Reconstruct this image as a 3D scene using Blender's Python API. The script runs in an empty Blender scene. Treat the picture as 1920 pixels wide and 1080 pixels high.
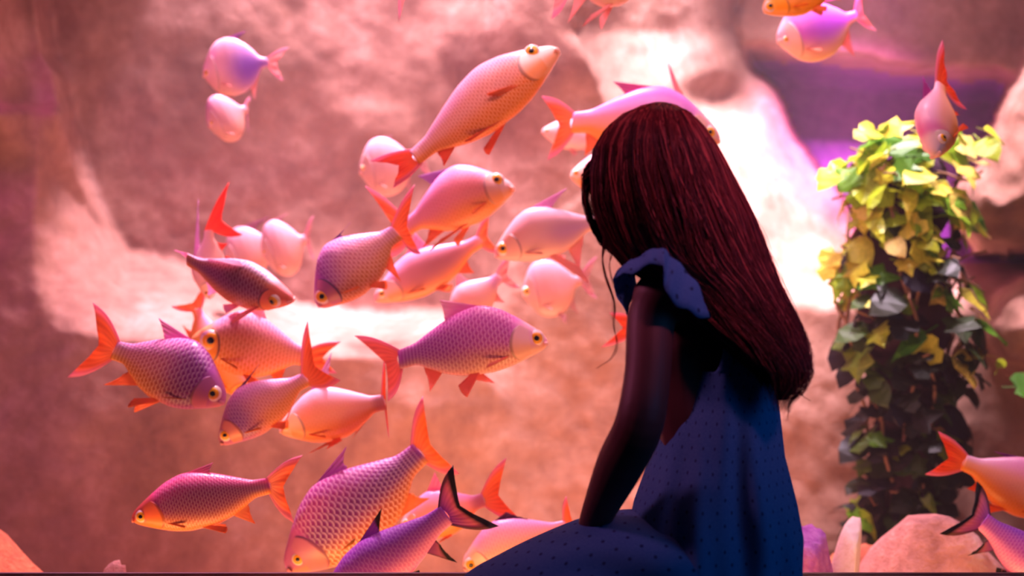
import bpy, bmesh, math, random
import numpy as np
from mathutils import Vector, Matrix

R = random.Random(11)
NR = np.random.RandomState(7)
SC = bpy.context.scene
COL = SC.collection

# ------------------------------------------------------------------ camera, world, lights, exposure
F, ZC = 2400.0, 1.1
cam = bpy.data.cameras.new('camera')
cam.sensor_width = 36.0
cam.lens = 36.0 * F / 1920.0
cam.dof.use_dof = True
cam.dof.focus_distance = 2.58
cam.dof.aperture_fstop = 1.9
camo = bpy.data.objects.new('camera', cam)
camo.location = (0, 0, ZC)
camo.rotation_euler = (math.pi / 2, 0, 0)
COL.objects.link(camo)
SC.camera = camo

world = bpy.data.worlds.new('dim_room')
world.use_nodes = True
world.node_tree.nodes['Background'].inputs[0].default_value = (0.12, 0.22, 0.75, 1)
world.node_tree.nodes['Background'].inputs[1].default_value = 0.024
SC.world = world
SC.view_settings.view_transform = 'Standard'
SC.view_settings.look = 'None'
SC.view_settings.exposure = 0.0
SC.view_settings.gamma = 1.0
SC.view_settings.use_curve_mapping = False

def area(name, loc, target, size, size_y, power, color, spread=180):
    l = bpy.data.lights.new(name, 'AREA')
    l.shape = 'RECTANGLE'; l.size = size; l.size_y = size_y
    l.energy = power; l.color = color
    l.spread = math.radians(spread)
    o = bpy.data.objects.new(name, l)
    o.location = loc
    d = Vector(target) - Vector(loc)
    o.rotation_euler = d.to_track_quat('-Z', 'Y').to_euler()
    COL.objects.link(o)
    o['kind'] = 'helper'
    return o

# aquarium lamps hung over the water, warm row along the front glass, coloured ones to the sides
area('tank_lamp_key', (-0.45, 4.50, 4.25), (-0.70, 4.38, 0.8), 1.3, 0.2, 170, (1.0, 0.62, 0.80), 60)
area('tank_lamp_ridge', (0.80, 3.80, 4.25), (0.84, 4.55, 1.5), 0.9, 0.25, 72, (1.0, 0.74, 0.92), 42)
area('tank_lamp_front', (0.2, 2.76, 2.45), (0.25, 3.7, 0.75), 2.0, 0.12, 22, (1.0, 0.50, 0.56), 168)
area('tank_lamp_magenta', (-1.9, 3.1, 2.5), (-1.6, 4.2, 1.3), 0.7, 0.5, 14, (1.0, 0.14, 0.62))
area('tank_lamp_violet', (0.8, 2.78, 2.62), (1.42, 5.4, 1.34), 0.3, 0.15, 13, (0.95, 0.18, 0.9), 18)
area('tank_lamp_right', (1.45, 3.5, 4.2), (1.5, 4.0, 1.3), 0.6, 0.2, 16, (1.0, 0.68, 0.84), 44)
area('tank_fill_low', (0.35, 3.32, 0.06), (0.35, 4.1, 0.80), 1.7, 0.1, 15, (1.0, 0.42, 0.24), 120)  # added warm fill out of view, brightens the lower wall
area('tank_fill_sill', (0.0, 2.74, 0.12), (0.0, 3.3, 0.9), 3.2, 0.1, 12, (1.0, 0.46, 0.14), 110)  # added warm fill hidden below the sill, lifts the fish bellies
# the visitors' room is dark: unseen blue, pink and rose fills added for the girl
area('room_fill_blue', (3.0, 0.2, 1.7), (0.45, 2.2, 0.8), 1.6, 1.6, 5.0, (0.03, 0.34, 1.0), 80)
area('room_fill_pink', (1.3, 0.6, 2.9), (0.42, 2.16, 1.34), 0.3, 0.3, 0.9, (1.0, 0.18, 0.34), 18)
area('room_fill_rose', (-1.4, 2.38, 1.9), (0.2, 2.2, 1.1), 0.4, 0.2, 2.2, (1.0, 0.22, 0.50), 60)

def P(px, py, d):
    return Vector(((px - 960.0) / F * d, d, ZC - (py - 540.0) / F * d))

# ------------------------------------------------------------------ helpers
def link(name, me, mat=None, parent=None, loc=None):
    o = bpy.data.objects.new(name, me)
    COL.objects.link(o)
    if mat is not None and me is not None and hasattr(me, 'materials') and not me.materials:
        me.materials.append(mat)
    if parent is not None:
        o.parent = parent
    if loc is not None:
        o.location = loc
    return o

def mesh_from(name, verts, faces, smooth=True):
    me = bpy.data.meshes.new(name)
    me.from_pydata([tuple(map(float, v)) for v in verts], [], faces)
    if smooth:
        me.polygons.foreach_set('use_smooth', [True] * len(me.polygons))
    me.update()
    return me

def grid_faces(n, m, wrap=False):
    f = []
    mm = m if wrap else m - 1
    for i in range(n - 1):
        for j in range(mm):
            a = i * m + j; b = i * m + (j + 1) % m
            f.append((a, b, b + m, a + m))
    return f

def set_attr(me, name, typ, arr):
    a = me.attributes.new(name, typ, 'POINT')
    key = {'FLOAT_COLOR': 'color', 'FLOAT_VECTOR': 'vector', 'FLOAT': 'value'}[typ]
    a.data.foreach_set(key, np.asarray(arr, dtype=np.float32).ravel())

def thing(name, label, cat, loc=(0, 0, 0), group=None):
    o = bpy.data.objects.new(name, None)
    o.empty_display_size = 0.05
    COL.objects.link(o)
    o.location = loc
    o['label'] = label; o['category'] = cat
    if group: o['group'] = group
    return o

def tag(o, label, cat, group=None):
    o['label'] = label; o['category'] = cat
    if group: o['group'] = group
    return o

def hx(h):
    h = h.lstrip('#')
    c = [int(h[i:i + 2], 16) / 255 for i in (0, 2, 4)]
    return tuple((x / 12.92 if x <= 0.04045 else ((x + 0.055) / 1.055) ** 2.4) for x in c)

class NT:
    def __init__(s, name):
        s.m = bpy.data.materials.new(name); s.m.use_nodes = True
        s.t = s.m.node_tree; s.t.nodes.clear()
        s.out = s.t.nodes.new('ShaderNodeOutputMaterial')
    def n(s, typ, **kw):
        nd = s.t.nodes.new(typ)
        for k, v in kw.items():
            if k.startswith('i_'):
                nd.inputs[k[2:].replace('_', ' ')].default_value = v
            else:
                setattr(nd, k, v)
        return nd
    def l(s, a, b): s.t.links.new(a, b)
    def val(s, sock, v):
        if isinstance(v, (int, float)): sock.default_value = v
        else: s.l(v, sock)
    def math(s, op, a, b=None, c=None, clamp=False):
        nd = s.t.nodes.new('ShaderNodeMath'); nd.operation = op; nd.use_clamp = clamp
        s.val(nd.inputs[0], a)
        if b is not None: s.val(nd.inputs[1], b)
        if c is not None: s.val(nd.inputs[2], c)
        return nd.outputs[0]
    def mix(s, fac, a, b, blend='MIX'):
        nd = s.t.nodes.new('ShaderNodeMix'); nd.data_type = 'RGBA'; nd.blend_type = blend
        s.val(nd.inputs[0], fac)
        for sock, v in ((nd.inputs[6], a), (nd.inputs[7], b)):
            if isinstance(v, tuple): sock.default_value = (*v[:3], 1)
            else: s.l(v, sock)
        return nd.outputs[2]
    def noise(s, scale, detail=4, rough=0.55, vec=None, dist=0.0):
        nd = s.n('ShaderNodeTexNoise'); nd.inputs['Scale'].default_value = scale
        nd.inputs['Detail'].default_value = detail; nd.inputs['Roughness'].default_value = rough
        nd.inputs['Distortion'].default_value = dist
        if vec is not None: s.l(vec, nd.inputs['Vector'])
        return nd.outputs[0]
    def ramp(s, fac, stops):
        nd = s.n('ShaderNodeValToRGB'); s.l(fac, nd.inputs[0])
        els = nd.color_ramp.elements
        while len(els) < len(stops): els.new(0.5)
        for e, (p, c) in zip(els, stops):
            e.position = p; e.color = (*c[:3], 1)
        return nd.outputs[0]
    def mapr(s, v, a, b, c=0.0, d=1.0):
        nd = s.n('ShaderNodeMapRange'); nd.interpolation_type = 'SMOOTHSTEP'
        s.l(v, nd.inputs[0])
        for i, x in enumerate((a, b, c, d)): nd.inputs[i + 1].default_value = x
        return nd.outputs[0]
    def bump(s, h, strength=0.4, dist=0.01):
        nd = s.n('ShaderNodeBump'); nd.inputs['Strength'].default_value = strength
        nd.inputs['Distance'].default_value = dist
        s.l(h, nd.inputs['Height']); return nd.outputs[0]
    def bsdf(s, color, rough=0.6, normal=None, spec=0.3, **kw):
        nd = s.n('ShaderNodeBsdfPrincipled')
        if isinstance(color, tuple): nd.inputs['Base Color'].default_value = (*color[:3], 1)
        else: s.l(color, nd.inputs['Base Color'])
        s.val(nd.inputs['Roughness'], rough)
        nd.inputs['Specular IOR Level'].default_value = spec
        for k, v in kw.items(): nd.inputs[k].default_value = v
        if normal is not None: s.l(normal, nd.inputs['Normal'])
        return nd
    def done(s, shader):
        s.l(shader, s.out.inputs[0]); return s.m

def simple_mat(name, color, rough=0.6, spec=0.3, nscale=None, amt=0.25):
    k = NT(name)
    if nscale:
        tc = k.n('ShaderNodeTexCoord')
        nz = k.noise(nscale, 3, vec=tc.outputs['Object'])
        c = k.mix(nz, tuple(x * (1 - amt) for x in color), tuple(min(1, x * (1 + amt)) for x in color))
    else:
        c = color
    return k.done(k.bsdf(c, rough, spec=spec).outputs[0])

def rock_mat(name, c_lo, c_mid, c_hi, scale=2.4, bump=0.5, stain=None):
    k = NT(name)
    tc = k.n('ShaderNodeTexCoord')
    v = tc.outputs['Object']
    n1 = k.noise(scale, 8, 0.62, v, 0.4)
    n2 = k.noise(scale * 9, 6, 0.65, v, 0.2)
    n3 = k.noise(scale * 45, 3, 0.6, v)
    m = k.math('MULTIPLY_ADD', n2, 0.35, k.math('MULTIPLY', n1, 0.65))
    c = k.ramp(m, [(0.30, c_lo), (0.50, c_mid), (0.68, c_hi)])
    if stain:
        st = k.mapr(k.noise(scale * 1.3, 5, 0.6, v, 1.2), 0.56, 0.72)
        c = k.mix(k.math('MULTIPLY', st, 0.65), c, stain)
    h = k.math('MULTIPLY_ADD', n3, 0.25, n2)
    b = k.bump(h, bump, 0.02)
    return k.done(k.bsdf(c, 0.85, b, spec=0.12).outputs[0])

# ------------------------------------------------------------------ materials
M = {}
M['wall_rock'] = rock_mat('tank_rock', hx('#745244'), hx('#9c7664'), hx('#c09c8c'), 1.9, 0.18, hx('#8a6650'))
M['cave_shade_rock'] = rock_mat('cave_shade_rock', hx('#6c4c78'), hx('#8c6490'), hx('#a87aa4'), 2.2, 0.4)  # violet gloom of the cave put into the rock colour
M['boulder'] = rock_mat('boulder_rock', hx('#a8706a'), hx('#e0a196'), hx('#f7d5c8'), 4.0, 0.6)
M['boulder_orange'] = rock_mat('orange_rock', hx('#8c4a44'), hx('#d4714f'), hx('#e89a6c'), 7.0, 0.8, hx('#7c3f4c'))
M['boulder_violet'] = rock_mat('violet_rock', hx('#6c2f78'), hx('#b463b8'), hx('#dc9bd8'), 6.0, 0.6)
M['slab_pale'] = rock_mat('pale_rock', hx('#e3b5ab'), hx('#f6dcd2'), hx('#fff0ea'), 6.0, 0.4)
M['floor'] = simple_mat('dark_floor', (0.03, 0.03, 0.05), 0.6, 0.3, 6)
M['room_wall'] = simple_mat('dark_wall', (0.03, 0.03, 0.05), 0.8, 0.2, 3)
M['frame'] = simple_mat('dark_frame', hx('#5a3a4a'), 0.5, 0.4, 12)
M['gravel'] = simple_mat('tank_gravel', hx('#b07f6c'), 0.9, 0.1, 60, 0.4)
M['bench'] = simple_mat('bench_wood', (0.05, 0.035, 0.03), 0.5, 0.4, 8)

def fish_mat():
    k = NT('fish_skin')
    at = k.n('ShaderNodeAttribute', attribute_name='Col')
    uv = k.n('ShaderNodeAttribute', attribute_name='suv')
    sx = k.n('ShaderNodeSeparateXYZ'); k.l(uv.outputs['Vector'], sx.inputs[0])
    u, v = sx.outputs[0], sx.outputs[1]
    fa = k.math('FRACT', k.math('ADD', u, v))
    fb = k.math('FRACT', k.math('SUBTRACT', u, v))
    r = k.math('SQRT', k.math('ADD', k.math('MULTIPLY', fa, fa), k.math('MULTIPLY', fb, fb)))
    rim = k.mapr(r, 0.55, 0.98)
    over = k.math('GREATER_THAN', r, 1.02)
    rim2 = k.math('SUBTRACT', rim, k.math('MULTIPLY', over, 0.8), clamp=True)
    mask = at.outputs['Alpha']
    dark = k.mix(1.0, at.outputs['Color'], (0.62, 0.36, 0.58), 'MULTIPLY')
    lite = k.mix(0.35, at.outputs['Color'], (1.0, 0.85, 0.86))
    sc = k.mix(rim2, dark, lite)
    col = k.mix(mask, at.outputs['Color'], sc)
    h = k.math('MULTIPLY', k.math('SUBTRACT', r, k.math('MULTIPLY', over, 1.0)), mask)
    b = k.bump(h, 0.6, 0.004)
    p = k.bsdf(col, 0.36, b, spec=0.5)
    p.inputs['Subsurface Weight'].default_value = 0.12
    p.inputs['Subsurface Radius'].default_value = (0.02, 0.008, 0.005)
    p.inputs['Subsurface Scale'].default_value = 0.4
    return k.done(p.outputs[0])
M['fish'] = fish_mat()

def fin_mat():
    k = NT('fish_fin')
    at = k.n('ShaderNodeAttribute', attribute_name='Col')
    uv = k.n('ShaderNodeAttribute', attribute_name='suv')
    sx = k.n('ShaderNodeSeparateXYZ'); k.l(uv.outputs['Vector'], sx.inputs[0])
    w = k.math('MULTIPLY_ADD', k.math('SINE', k.math('MULTIPLY', sx.outputs[0], 6.2832 * 11)), 0.5, 0.5)
    col = k.mix(k.math('MULTIPLY', w, 0.35), at.outputs['Color'], k.mix(1.0, at.outputs['Color'], (0.6, 0.4, 0.5), 'MULTIPLY'))
    p = k.bsdf(col, 0.45, k.bump(w, 0.4, 0.002), spec=0.3)
    tr = k.n('ShaderNodeBsdfTranslucent'); k.l(col, tr.inputs[0])
    mx = k.n('ShaderNodeMixShader'); mx.inputs[0].default_value = 0.6
    k.l(p.outputs[0], mx.inputs[1]); k.l(tr.outputs[0], mx.inputs[2])
    tp = k.n('ShaderNodeBsdfTransparent')
    mx2 = k.n('ShaderNodeMixShader'); k.l(at.outputs['Alpha'], mx2.inputs[0])
    k.l(tp.outputs[0], mx2.inputs[1]); k.l(mx.outputs[0], mx2.inputs[2])
    return k.done(mx2.outputs[0])
M['fin'] = fin_mat()
M['eye_white'] = simple_mat('eye_pale', hx('#f5d3cf'), 0.25, 0.5)
M['iris'] = simple_mat('iris_gold', hx('#f7a500'), 0.3, 0.5)
M['pupil'] = simple_mat('pupil_black', (0.004, 0.002, 0.008), 0.15, 0.6)

def leaf_mat(name, stops):
    k = NT(name)
    oi = k.n('ShaderNodeObjectInfo')
    tc = k.n('ShaderNodeTexCoord')
    nz = k.noise(18, 3, 0.5, tc.outputs['Object'])
    base = k.ramp(oi.outputs['Random'], stops)
    c = k.mix(k.mapr(nz, 0.4, 0.7), base, k.mix(1.0, base, (0.6, 0.72, 0.5), 'MULTIPLY'))
    p = k.bsdf(c, 0.45, spec=0.35)
    tr = k.n('ShaderNodeBsdfTranslucent'); k.l(c, tr.inputs[0])
    mx = k.n('ShaderNodeMixShader'); mx.inputs[0].default_value = 0.3
    k.l(p.outputs[0], mx.inputs[1]); k.l(tr.outputs[0], mx.inputs[2])
    return k.done(mx.outputs[0])
M['leaf'] = leaf_mat('ivy_leaf', [(0.0, hx('#3f8418')), (0.3, hx('#86ac1c')), (0.62, hx('#c4cc28')), (0.88, hx('#ecdc50')), (1.0, hx('#e8c89a'))])
M['leaf_shaded'] = leaf_mat('shaded_ivy_leaf', [(0.0, hx('#160e22')), (0.35, hx('#1a2416')), (0.65, hx('#26341a')), (0.88, hx('#44641e')), (1.0, hx('#9ab030'))])  # lower leaves: shade of the column put into the leaf colour
M['stem'] = simple_mat('vine_stem', hx('#8b6a52'), 0.8, 0.15, 20)
M['trunk'] = simple_mat('ivy_trunk', hx('#3c2836'), 0.9, 0.1, 14, 0.5)

def glass_mat():
    k = NT('tank_glass')
    fr = k.n('ShaderNodeFresnel'); fr.inputs['IOR'].default_value = 1.33
    tp = k.n('ShaderNodeBsdfTransparent'); tp.inputs[0].default_value = (0.97, 0.97, 0.985, 1)
    gl = k.n('ShaderNodeBsdfGlossy'); gl.inputs['Roughness'].default_value = 0.02
    mx = k.n('ShaderNodeMixShader'); k.l(fr.outputs[0], mx.inputs[0])
    k.l(tp.outputs[0], mx.inputs[1]); k.l(gl.outputs[0], mx.inputs[2])
    return k.done(mx.outputs[0])
M['glass'] = glass_mat()

def cloth_mat():
    k = NT('dress_cloth')
    at = k.n('ShaderNodeAttribute', attribute_name='suv')
    sx = k.n('ShaderNodeSeparateXYZ'); k.l(at.outputs['Vector'], sx.inputs[0])
    # woven dots on a staggered grid
    a = k.math('SUBTRACT', k.math('FRACT', k.math('ADD', sx.outputs[0], sx.outputs[1])), 0.5)
    b = k.math('SUBTRACT', k.math('FRACT', k.math('SUBTRACT', sx.outputs[0], sx.outputs[1])), 0.5)
    d = k.math('SQRT', k.math('ADD', k.math('MULTIPLY', a, a), k.math('MULTIPLY', b, b)))
    dot = k.math('SUBTRACT', 1.0, k.mapr(d, 0.085, 0.13))
    tc = k.n('ShaderNodeTexCoord')
    nz = k.noise(260, 2, 0.5, tc.outputs['Object'])
    base = k.mix(nz, hx('#3a6ca0'), hx('#5585b4'))
    col = k.mix(k.math('MULTIPLY', dot, 0.7), base, hx('#141c33'))
    p = k.bsdf(col, 0.85, k.bump(nz, 0.15, 0.002), spec=0.1)
    tr = k.n('ShaderNodeBsdfTranslucent'); k.l(col, tr.inputs[0])
    mx = k.n('ShaderNodeMixShader'); mx.inputs[0].default_value = 0.32
    k.l(p.outputs[0], mx.inputs[1]); k.l(tr.outputs[0], mx.inputs[2])
    return k.done(mx.outputs[0])
M['cloth'] = cloth_mat()
M['skin'] = simple_mat('skin', hx('#4a2c2a'), 0.55, 0.25, 30, 0.08)
M['hair_base'] = simple_mat('hair_dark', hx('#2a1216'), 0.55, 0.25, 40, 0.3)
def hair_mat():
    k = NT('hair_strand')
    at = k.n('ShaderNodeAttribute', attribute_name='Col')
    p = k.bsdf(at.outputs['Color'], 0.42, spec=0.35)
    tr = k.n('ShaderNodeBsdfTranslucent'); k.l(at.outputs['Color'], tr.inputs[0])
    mx = k.n('ShaderNodeMixShader'); mx.inputs[0].default_value = 0.3
    k.l(p.outputs[0], mx.inputs[1]); k.l(tr.outputs[0], mx.inputs[2])
    return k.done(mx.outputs[0])
M['hair'] = hair_mat()

# ------------------------------------------------------------------ the setting
def box(name, lo, hi, mat, parent=None, bevel=0.0):
    bm = bmesh.new()
    bmesh.ops.create_cube(bm, size=1.0)
    for v in bm.verts:
        for i in range(3):
            v.co[i] = lo[i] + (v.co[i] + 0.5) * (hi[i] - lo[i])
    if bevel:
        bmesh.ops.bevel(bm, geom=bm.edges[:], offset=bevel, segments=2, affect='EDGES')
    me = bpy.data.meshes.new(name); bm.to_mesh(me); bm.free()
    return link(name, me, mat, parent)

def structure(o):
    o['kind'] = 'structure'
    return o

GY = 2.62                                             # the tank's glass
SILL = ZC - 533.0 / F * 2.64
structure(box('floor', (-3.2, -2.2, -0.05), (3.2, 2.55, 0.0), M['floor']))
structure(box('wall_front_lower', (-3.2, 2.50, 0.0), (3.2, 2.64, SILL), M['frame']))
structure(box('wall_front_upper', (-3.2, 2.56, 2.28), (3.2, 2.70, 4.4), M['room_wall']))
structure(box('wall_tank_floor', (-3.2, 2.64, -0.05), (3.2, 6.0, 0.02), M['gravel']))
structure(box('ceiling', (-3.2, 2.56, 4.4), (3.2, 6.0, 4.46), M['room_wall']))
win = structure(box('window_1', (-3.0, GY - 0.01, SILL), (3.0, GY + 0.01, 2.28), M['glass']))

# ---- rock wall of the tank: one relief, sampled finely, with a stepped ledge, a slanting ridge, a cave and cliffs
def smooth(a, b, x):
    t = np.clip((x - a) / (b - a), 0, 1)
    return t * t * (3 - 2 * t)

def vnoise(x, y, seed):
    rs = np.random.RandomState(seed)
    g = rs.rand(64, 64)
    xi = np.floor(x).astype(int); yi = np.floor(y).astype(int)
    fx = x - xi; fy = y - yi
    fx = fx * fx * (3 - 2 * fx); fy = fy * fy * (3 - 2 * fy)
    a = g[xi % 64, yi % 64]; b = g[(xi + 1) % 64, yi % 64]
    c = g[xi % 64, (yi + 1) % 64]; d = g[(xi + 1) % 64, (yi + 1) % 64]
    return a + (b - a) * fx + (c - a) * fy + (a - b - c + d) * fx * fy

def fbm(x, y, seed, octv=5):
    s = 0; a = 0.5
    for o in range(octv):
        s = s + a * (vnoise(x * 2 ** o + 13.7 * o, y * 2 ** o + 7.1 * o, seed + o) - 0.5)
        a *= 0.5
    return s

def poly_dist(px, py, pts, closed=False):
    """distance to a polyline"""
    d = np.full(px.shape, 1e9)
    seg = list(zip(pts[:-1], pts[1:]))
    if closed: seg.append((pts[-1], pts[0]))
    for (x0, y0), (x1, y1) in seg:
        dx, dy = x1 - x0, y1 - y0
        t = np.clip(((px - x0) * dx + (py - y0) * dy) / (dx * dx + dy * dy), 0, 1)
        d = np.minimum(d, np.hypot(px - x0 - t * dx, py - y0 - t * dy))
    return d

def inside(px, py, pts):
    c = np.zeros(px.shape, bool)
    n = len(pts)
    for i in range(n):
        x0, y0 = pts[i]; x1, y1 = pts[(i + 1) % n]
        if y0 == y1: continue
        cond = ((y0 > py) != (y1 > py)) & (px < (x1 - x0) * (py - y0) / (y1 - y0) + x0)
        c ^= cond
    return c

def wall_depth(px, py):
    n_big = fbm(px / 260.0, py / 260.0, 3)
    n_mid = 0.55 * fbm(px / 80.0, py / 80.0, 21)
    n_fin = 0.5 * fbm(px / 22.0, py / 22.0, 44, 4)
    wx = px + 26 * fbm(px / 60.0, py / 60.0, 81); wy = py + 26 * fbm(px / 60.0, py / 60.0, 91)
    D = 4.58 + 0.07 * smooth(0, 480, py) - 0.40 * smooth(820, 1090, px + 0.15 * py) + 0.10 * n_big
    # lower front step: lies below the lip, its sloping top faces the lamps
    ex = [-700, 95, 238, 340, 420, 560, 700, 830, 900, 1000, 1150, 2600]
    ey = [300, 330, 473, 495, 520, 573, 592, 590, 560, 430, 330, 330]
    lx = [-700, 60, 110, 250, 420, 560, 700, 830, 900, 1000, 1150, 2600]
    ly = [560, 590, 622, 640, 640, 665, 668, 650, 690, 830, 1000, 1000]
    ye = np.interp(wx, ex, ey); yl = np.interp(wx, lx, ly)
    t = np.clip((py - ye) / (yl - ye), 0, 1)
    front = 4.02 + 0.20 * smooth(760, 1090, px) + 0.10 * n_big
    top = np.interp(wx, [-700, 70, 105, 180, 238, 330, 700, 860, 1000], [4.06, 4.08, 4.24, 4.40, 4.52, 4.56, 4.54, 4.36, 4.22])
    ledge = top + (front - top) * (t ** 0.9)
    D = np.where(py > ye, np.minimum(D, ledge), D)
    # left cliff; overhang above the view added to block the key lamp
    cy = [-130, -20, 110, 145, 230, 330, 410, 473, 480, 1400]
    cx = [330, 84, 102, 125, 140, 165, 200, 238, 238, 238]
    xe = np.interp(wy, cy, cx)
    tl = xe - px
    cliff = 4.42 - 0.22 * smooth(0, 26, tl) - 0.22 * smooth(20, 160, tl)
    cliff = np.minimum(cliff, 4.5)
    cliff = cliff - 0.22 * smooth(-30, -110, py)
    cliff = cliff + 0.06 * smooth(60, 0, np.abs(px - 40 - 0.08 * py)) * (py < 420)
    cliff = cliff - 0.10 * smooth(190, 215, wy) * smooth(130, 100, px)
    base_l = 0
    D = np.where((tl > 0) & (py <= ye), base_l * smooth(0, 140, ye - py) * 0 + np.where(ye - py < 140, top + (cliff - top) * smooth(0, 140, ye - py), cliff), D)
    # slanting lit ridge and the cave to its right
    ridge = [(1420, -420), (1400, -60), (1388, 50), (1410, 125), (1450, 168), (1480, 215), (1500, 258), (1540, 318), (1575, 368), (1602, 420), (1660, 520), (1730, 640)]
    rd = poly_dist(wx, wy, ridge)
    right = inside(wx, wy, ridge + [(2700, 640), (2700, -420)])
    n_mid = n_mid * 1.0
    s = np.where(right, -rd, rd)
    bw = np.interp(py, [-100, 60, 200, 330, 450, 560, 700], [290, 300, 270, 260, 270, 200, 90])
    rt = np.clip(s / bw, 0, 1)
    amp = np.interp(py, [-400, 400, 540, 660], [0.66, 0.66, 0.64, 0.64])
    slope = 4.88 - amp * rt ** 0.85
    # falls back into the recess further left
    back = smooth(1.0, 2.0, s / bw)
    rid = slope + (D - slope) * back
    pocket = np.exp(-(((px - 1345) / 75) ** 2 + ((py - 195) / 48) ** 2))
    rid = rid + 0.16 * pocket
    D0 = D
    D = np.where(s > 0, np.where(back > 0, np.minimum(D, rid), rid), D)
    D = D0 * smooth(520, 580, wy) + D * (1 - smooth(520, 580, wy))
    cin = smooth(60, 130, wy - 40 + 0.10 * (1920 - wx) - 30) * smooth(640, 400, py)
    cave = 4.80 + 0.10 * n_big + 0.75 * cin
    low = smooth(430, 590, py)
    cave = cave * (1 - low) + front * low
    global CAVE
    CAVE = (s <= 0) & (cin > .35) & (low < .6)
    D = np.where((s <= 0), cave, D)
    # right cliffs
    A = [(2700, -300), (2040, -160), (1925, 105), (1880, 190), (1852, 250), (1832, 308), (1792, 330), (1780, 372), (1792, 432), (1822, 474), (1880, 480), (1960, 470), (2700, 500)]
    ia = inside(wx, wy, A); da = poly_dist(wx, wy, A[1:-1])
    ra = 4.28 - 0.20 * smooth(0, 30, da) - 0.24 * smooth(20, 170, da)
    D = np.where(ia, np.minimum(D, ra + 0.10 * n_mid), D)
    B = [(2700, 480), (1925, 515), (1872, 552), (1840, 600), (1845, 640), (1880, 692), (1930, 715), (2700, 760)]
    ib = inside(wx, wy, B); db = poly_dist(wx, wy, B[1:-1])
    rb = 4.20 - 0.18 * smooth(0, 28, db) - 0.22 * smooth(20, 150, db)
    D = np.where(ib, np.minimum(D, rb + 0.10 * n_mid), D)
    rough = 0.45 + 0.55 * smooth(0, 1, (D > 4.5) * 0.0 + (py > 380) * (px < 900) * (py < 680))
    D = D + rough * (0.055 * n_mid + 0.022 * n_fin)
    return D

gx = np.arange(-560, 2481, 7.0); gy = np.arange(-1250, 1331, 7.0)
PX, PY = np.meshgrid(gx, gy)
DD = wall_depth(PX, PY)
# slight smoothing keeps cliffs from tearing into needles
for _ in range(1):
    k_ = np.pad(DD, 1, mode='edge')
    DD = 0.5 * DD + 0.125 * (k_[:-2, 1:-1] + k_[2:, 1:-1] + k_[1:-1, :-2] + k_[1:-1, 2:])
WV = np.stack([(PX - 960) / F * DD, DD, ZC - (PY - 540) / F * DD], -1).reshape(-1, 3)
WV[:, 2] = np.maximum(WV[:, 2], -0.02)
wall = structure(link('wall_back', mesh_from('wall_back', WV, grid_faces(len(gy), len(gx))), M['wall_rock']))

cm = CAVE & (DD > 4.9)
wall.data.materials.append(M['cave_shade_rock'])
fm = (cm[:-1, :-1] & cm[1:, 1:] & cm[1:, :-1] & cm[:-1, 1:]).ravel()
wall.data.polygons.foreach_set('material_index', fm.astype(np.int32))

# the water: slightly milky
k = NT('tank_water')
vs_ = k.n('ShaderNodeVolumeScatter'); vs_.inputs['Color'].default_value = (1.0, 0.78, 0.86, 1)
vs_.inputs['Density'].default_value = 0.030; vs_.inputs['Anisotropy'].default_value = 0.25
k.l(vs_.outputs[0], k.out.inputs['Volume'])
water = box('water', (-3.1, 2.645, 0.03), (3.1, 5.9, 2.9), k.m)
water['kind'] = 'structure'

# ------------------------------------------------------------------ fish
def interp_smooth(x, xs, ys):
    """monotone-ish cubic through the points"""
    xs = np.array(xs, float); ys = np.array(ys, float)
    h = np.diff(xs); dl = np.diff(ys) / h
    m = np.zeros_like(ys)
    m[1:-1] = np.where(dl[:-1] * dl[1:] <= 0, 0, 2 * dl[:-1] * dl[1:] / (dl[:-1] + dl[1:] + 1e-12))
    m[0], m[-1] = dl[0], dl[-1]
    i = np.clip(np.searchsorted(xs, x) - 1, 0, len(xs) - 2)
    t = (x - xs[i]) / h[i]
    return ((2 * t**3 - 3 * t**2 + 1) * ys[i] + (t**3 - 2 * t**2 + t) * h[i] * m[i]
            + (-2 * t**3 + 3 * t**2) * ys[i + 1] + (t**3 - t**2) * h[i] * m[i + 1])

TS = [0, .02, .06, .12, .2, .3, .42, .55, .68, .8, .9, 1.0]
SHAPES = {
    'barb': dict(up=[.03, .10, .17, .255, .36, .47, .53, .48, .37, .25, .165, .15],
                 lo=[.03, .10, .165, .24, .33, .42, .47, .47, .40, .26, .145, .13], w=.40),
    'disc': dict(up=[.03, .11, .20, .31, .43, .51, .535, .50, .40, .25, .11, .08],
                 lo=[.03, .10, .19, .31, .43, .50, .53, .51, .43, .28, .11, .08], w=.26),
    'slim': dict(up=[.04, .13, .21, .30, .40, .48, .51, .46, .37, .28, .215, .20],
                 lo=[.04, .12, .19, .28, .38, .46, .49, .47, .39, .28, .20, .18], w=.46),
}
WS = [.10, .30, .48, .68, .86, .98, 1.0, .90, .68, .44, .26, .16]

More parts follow.
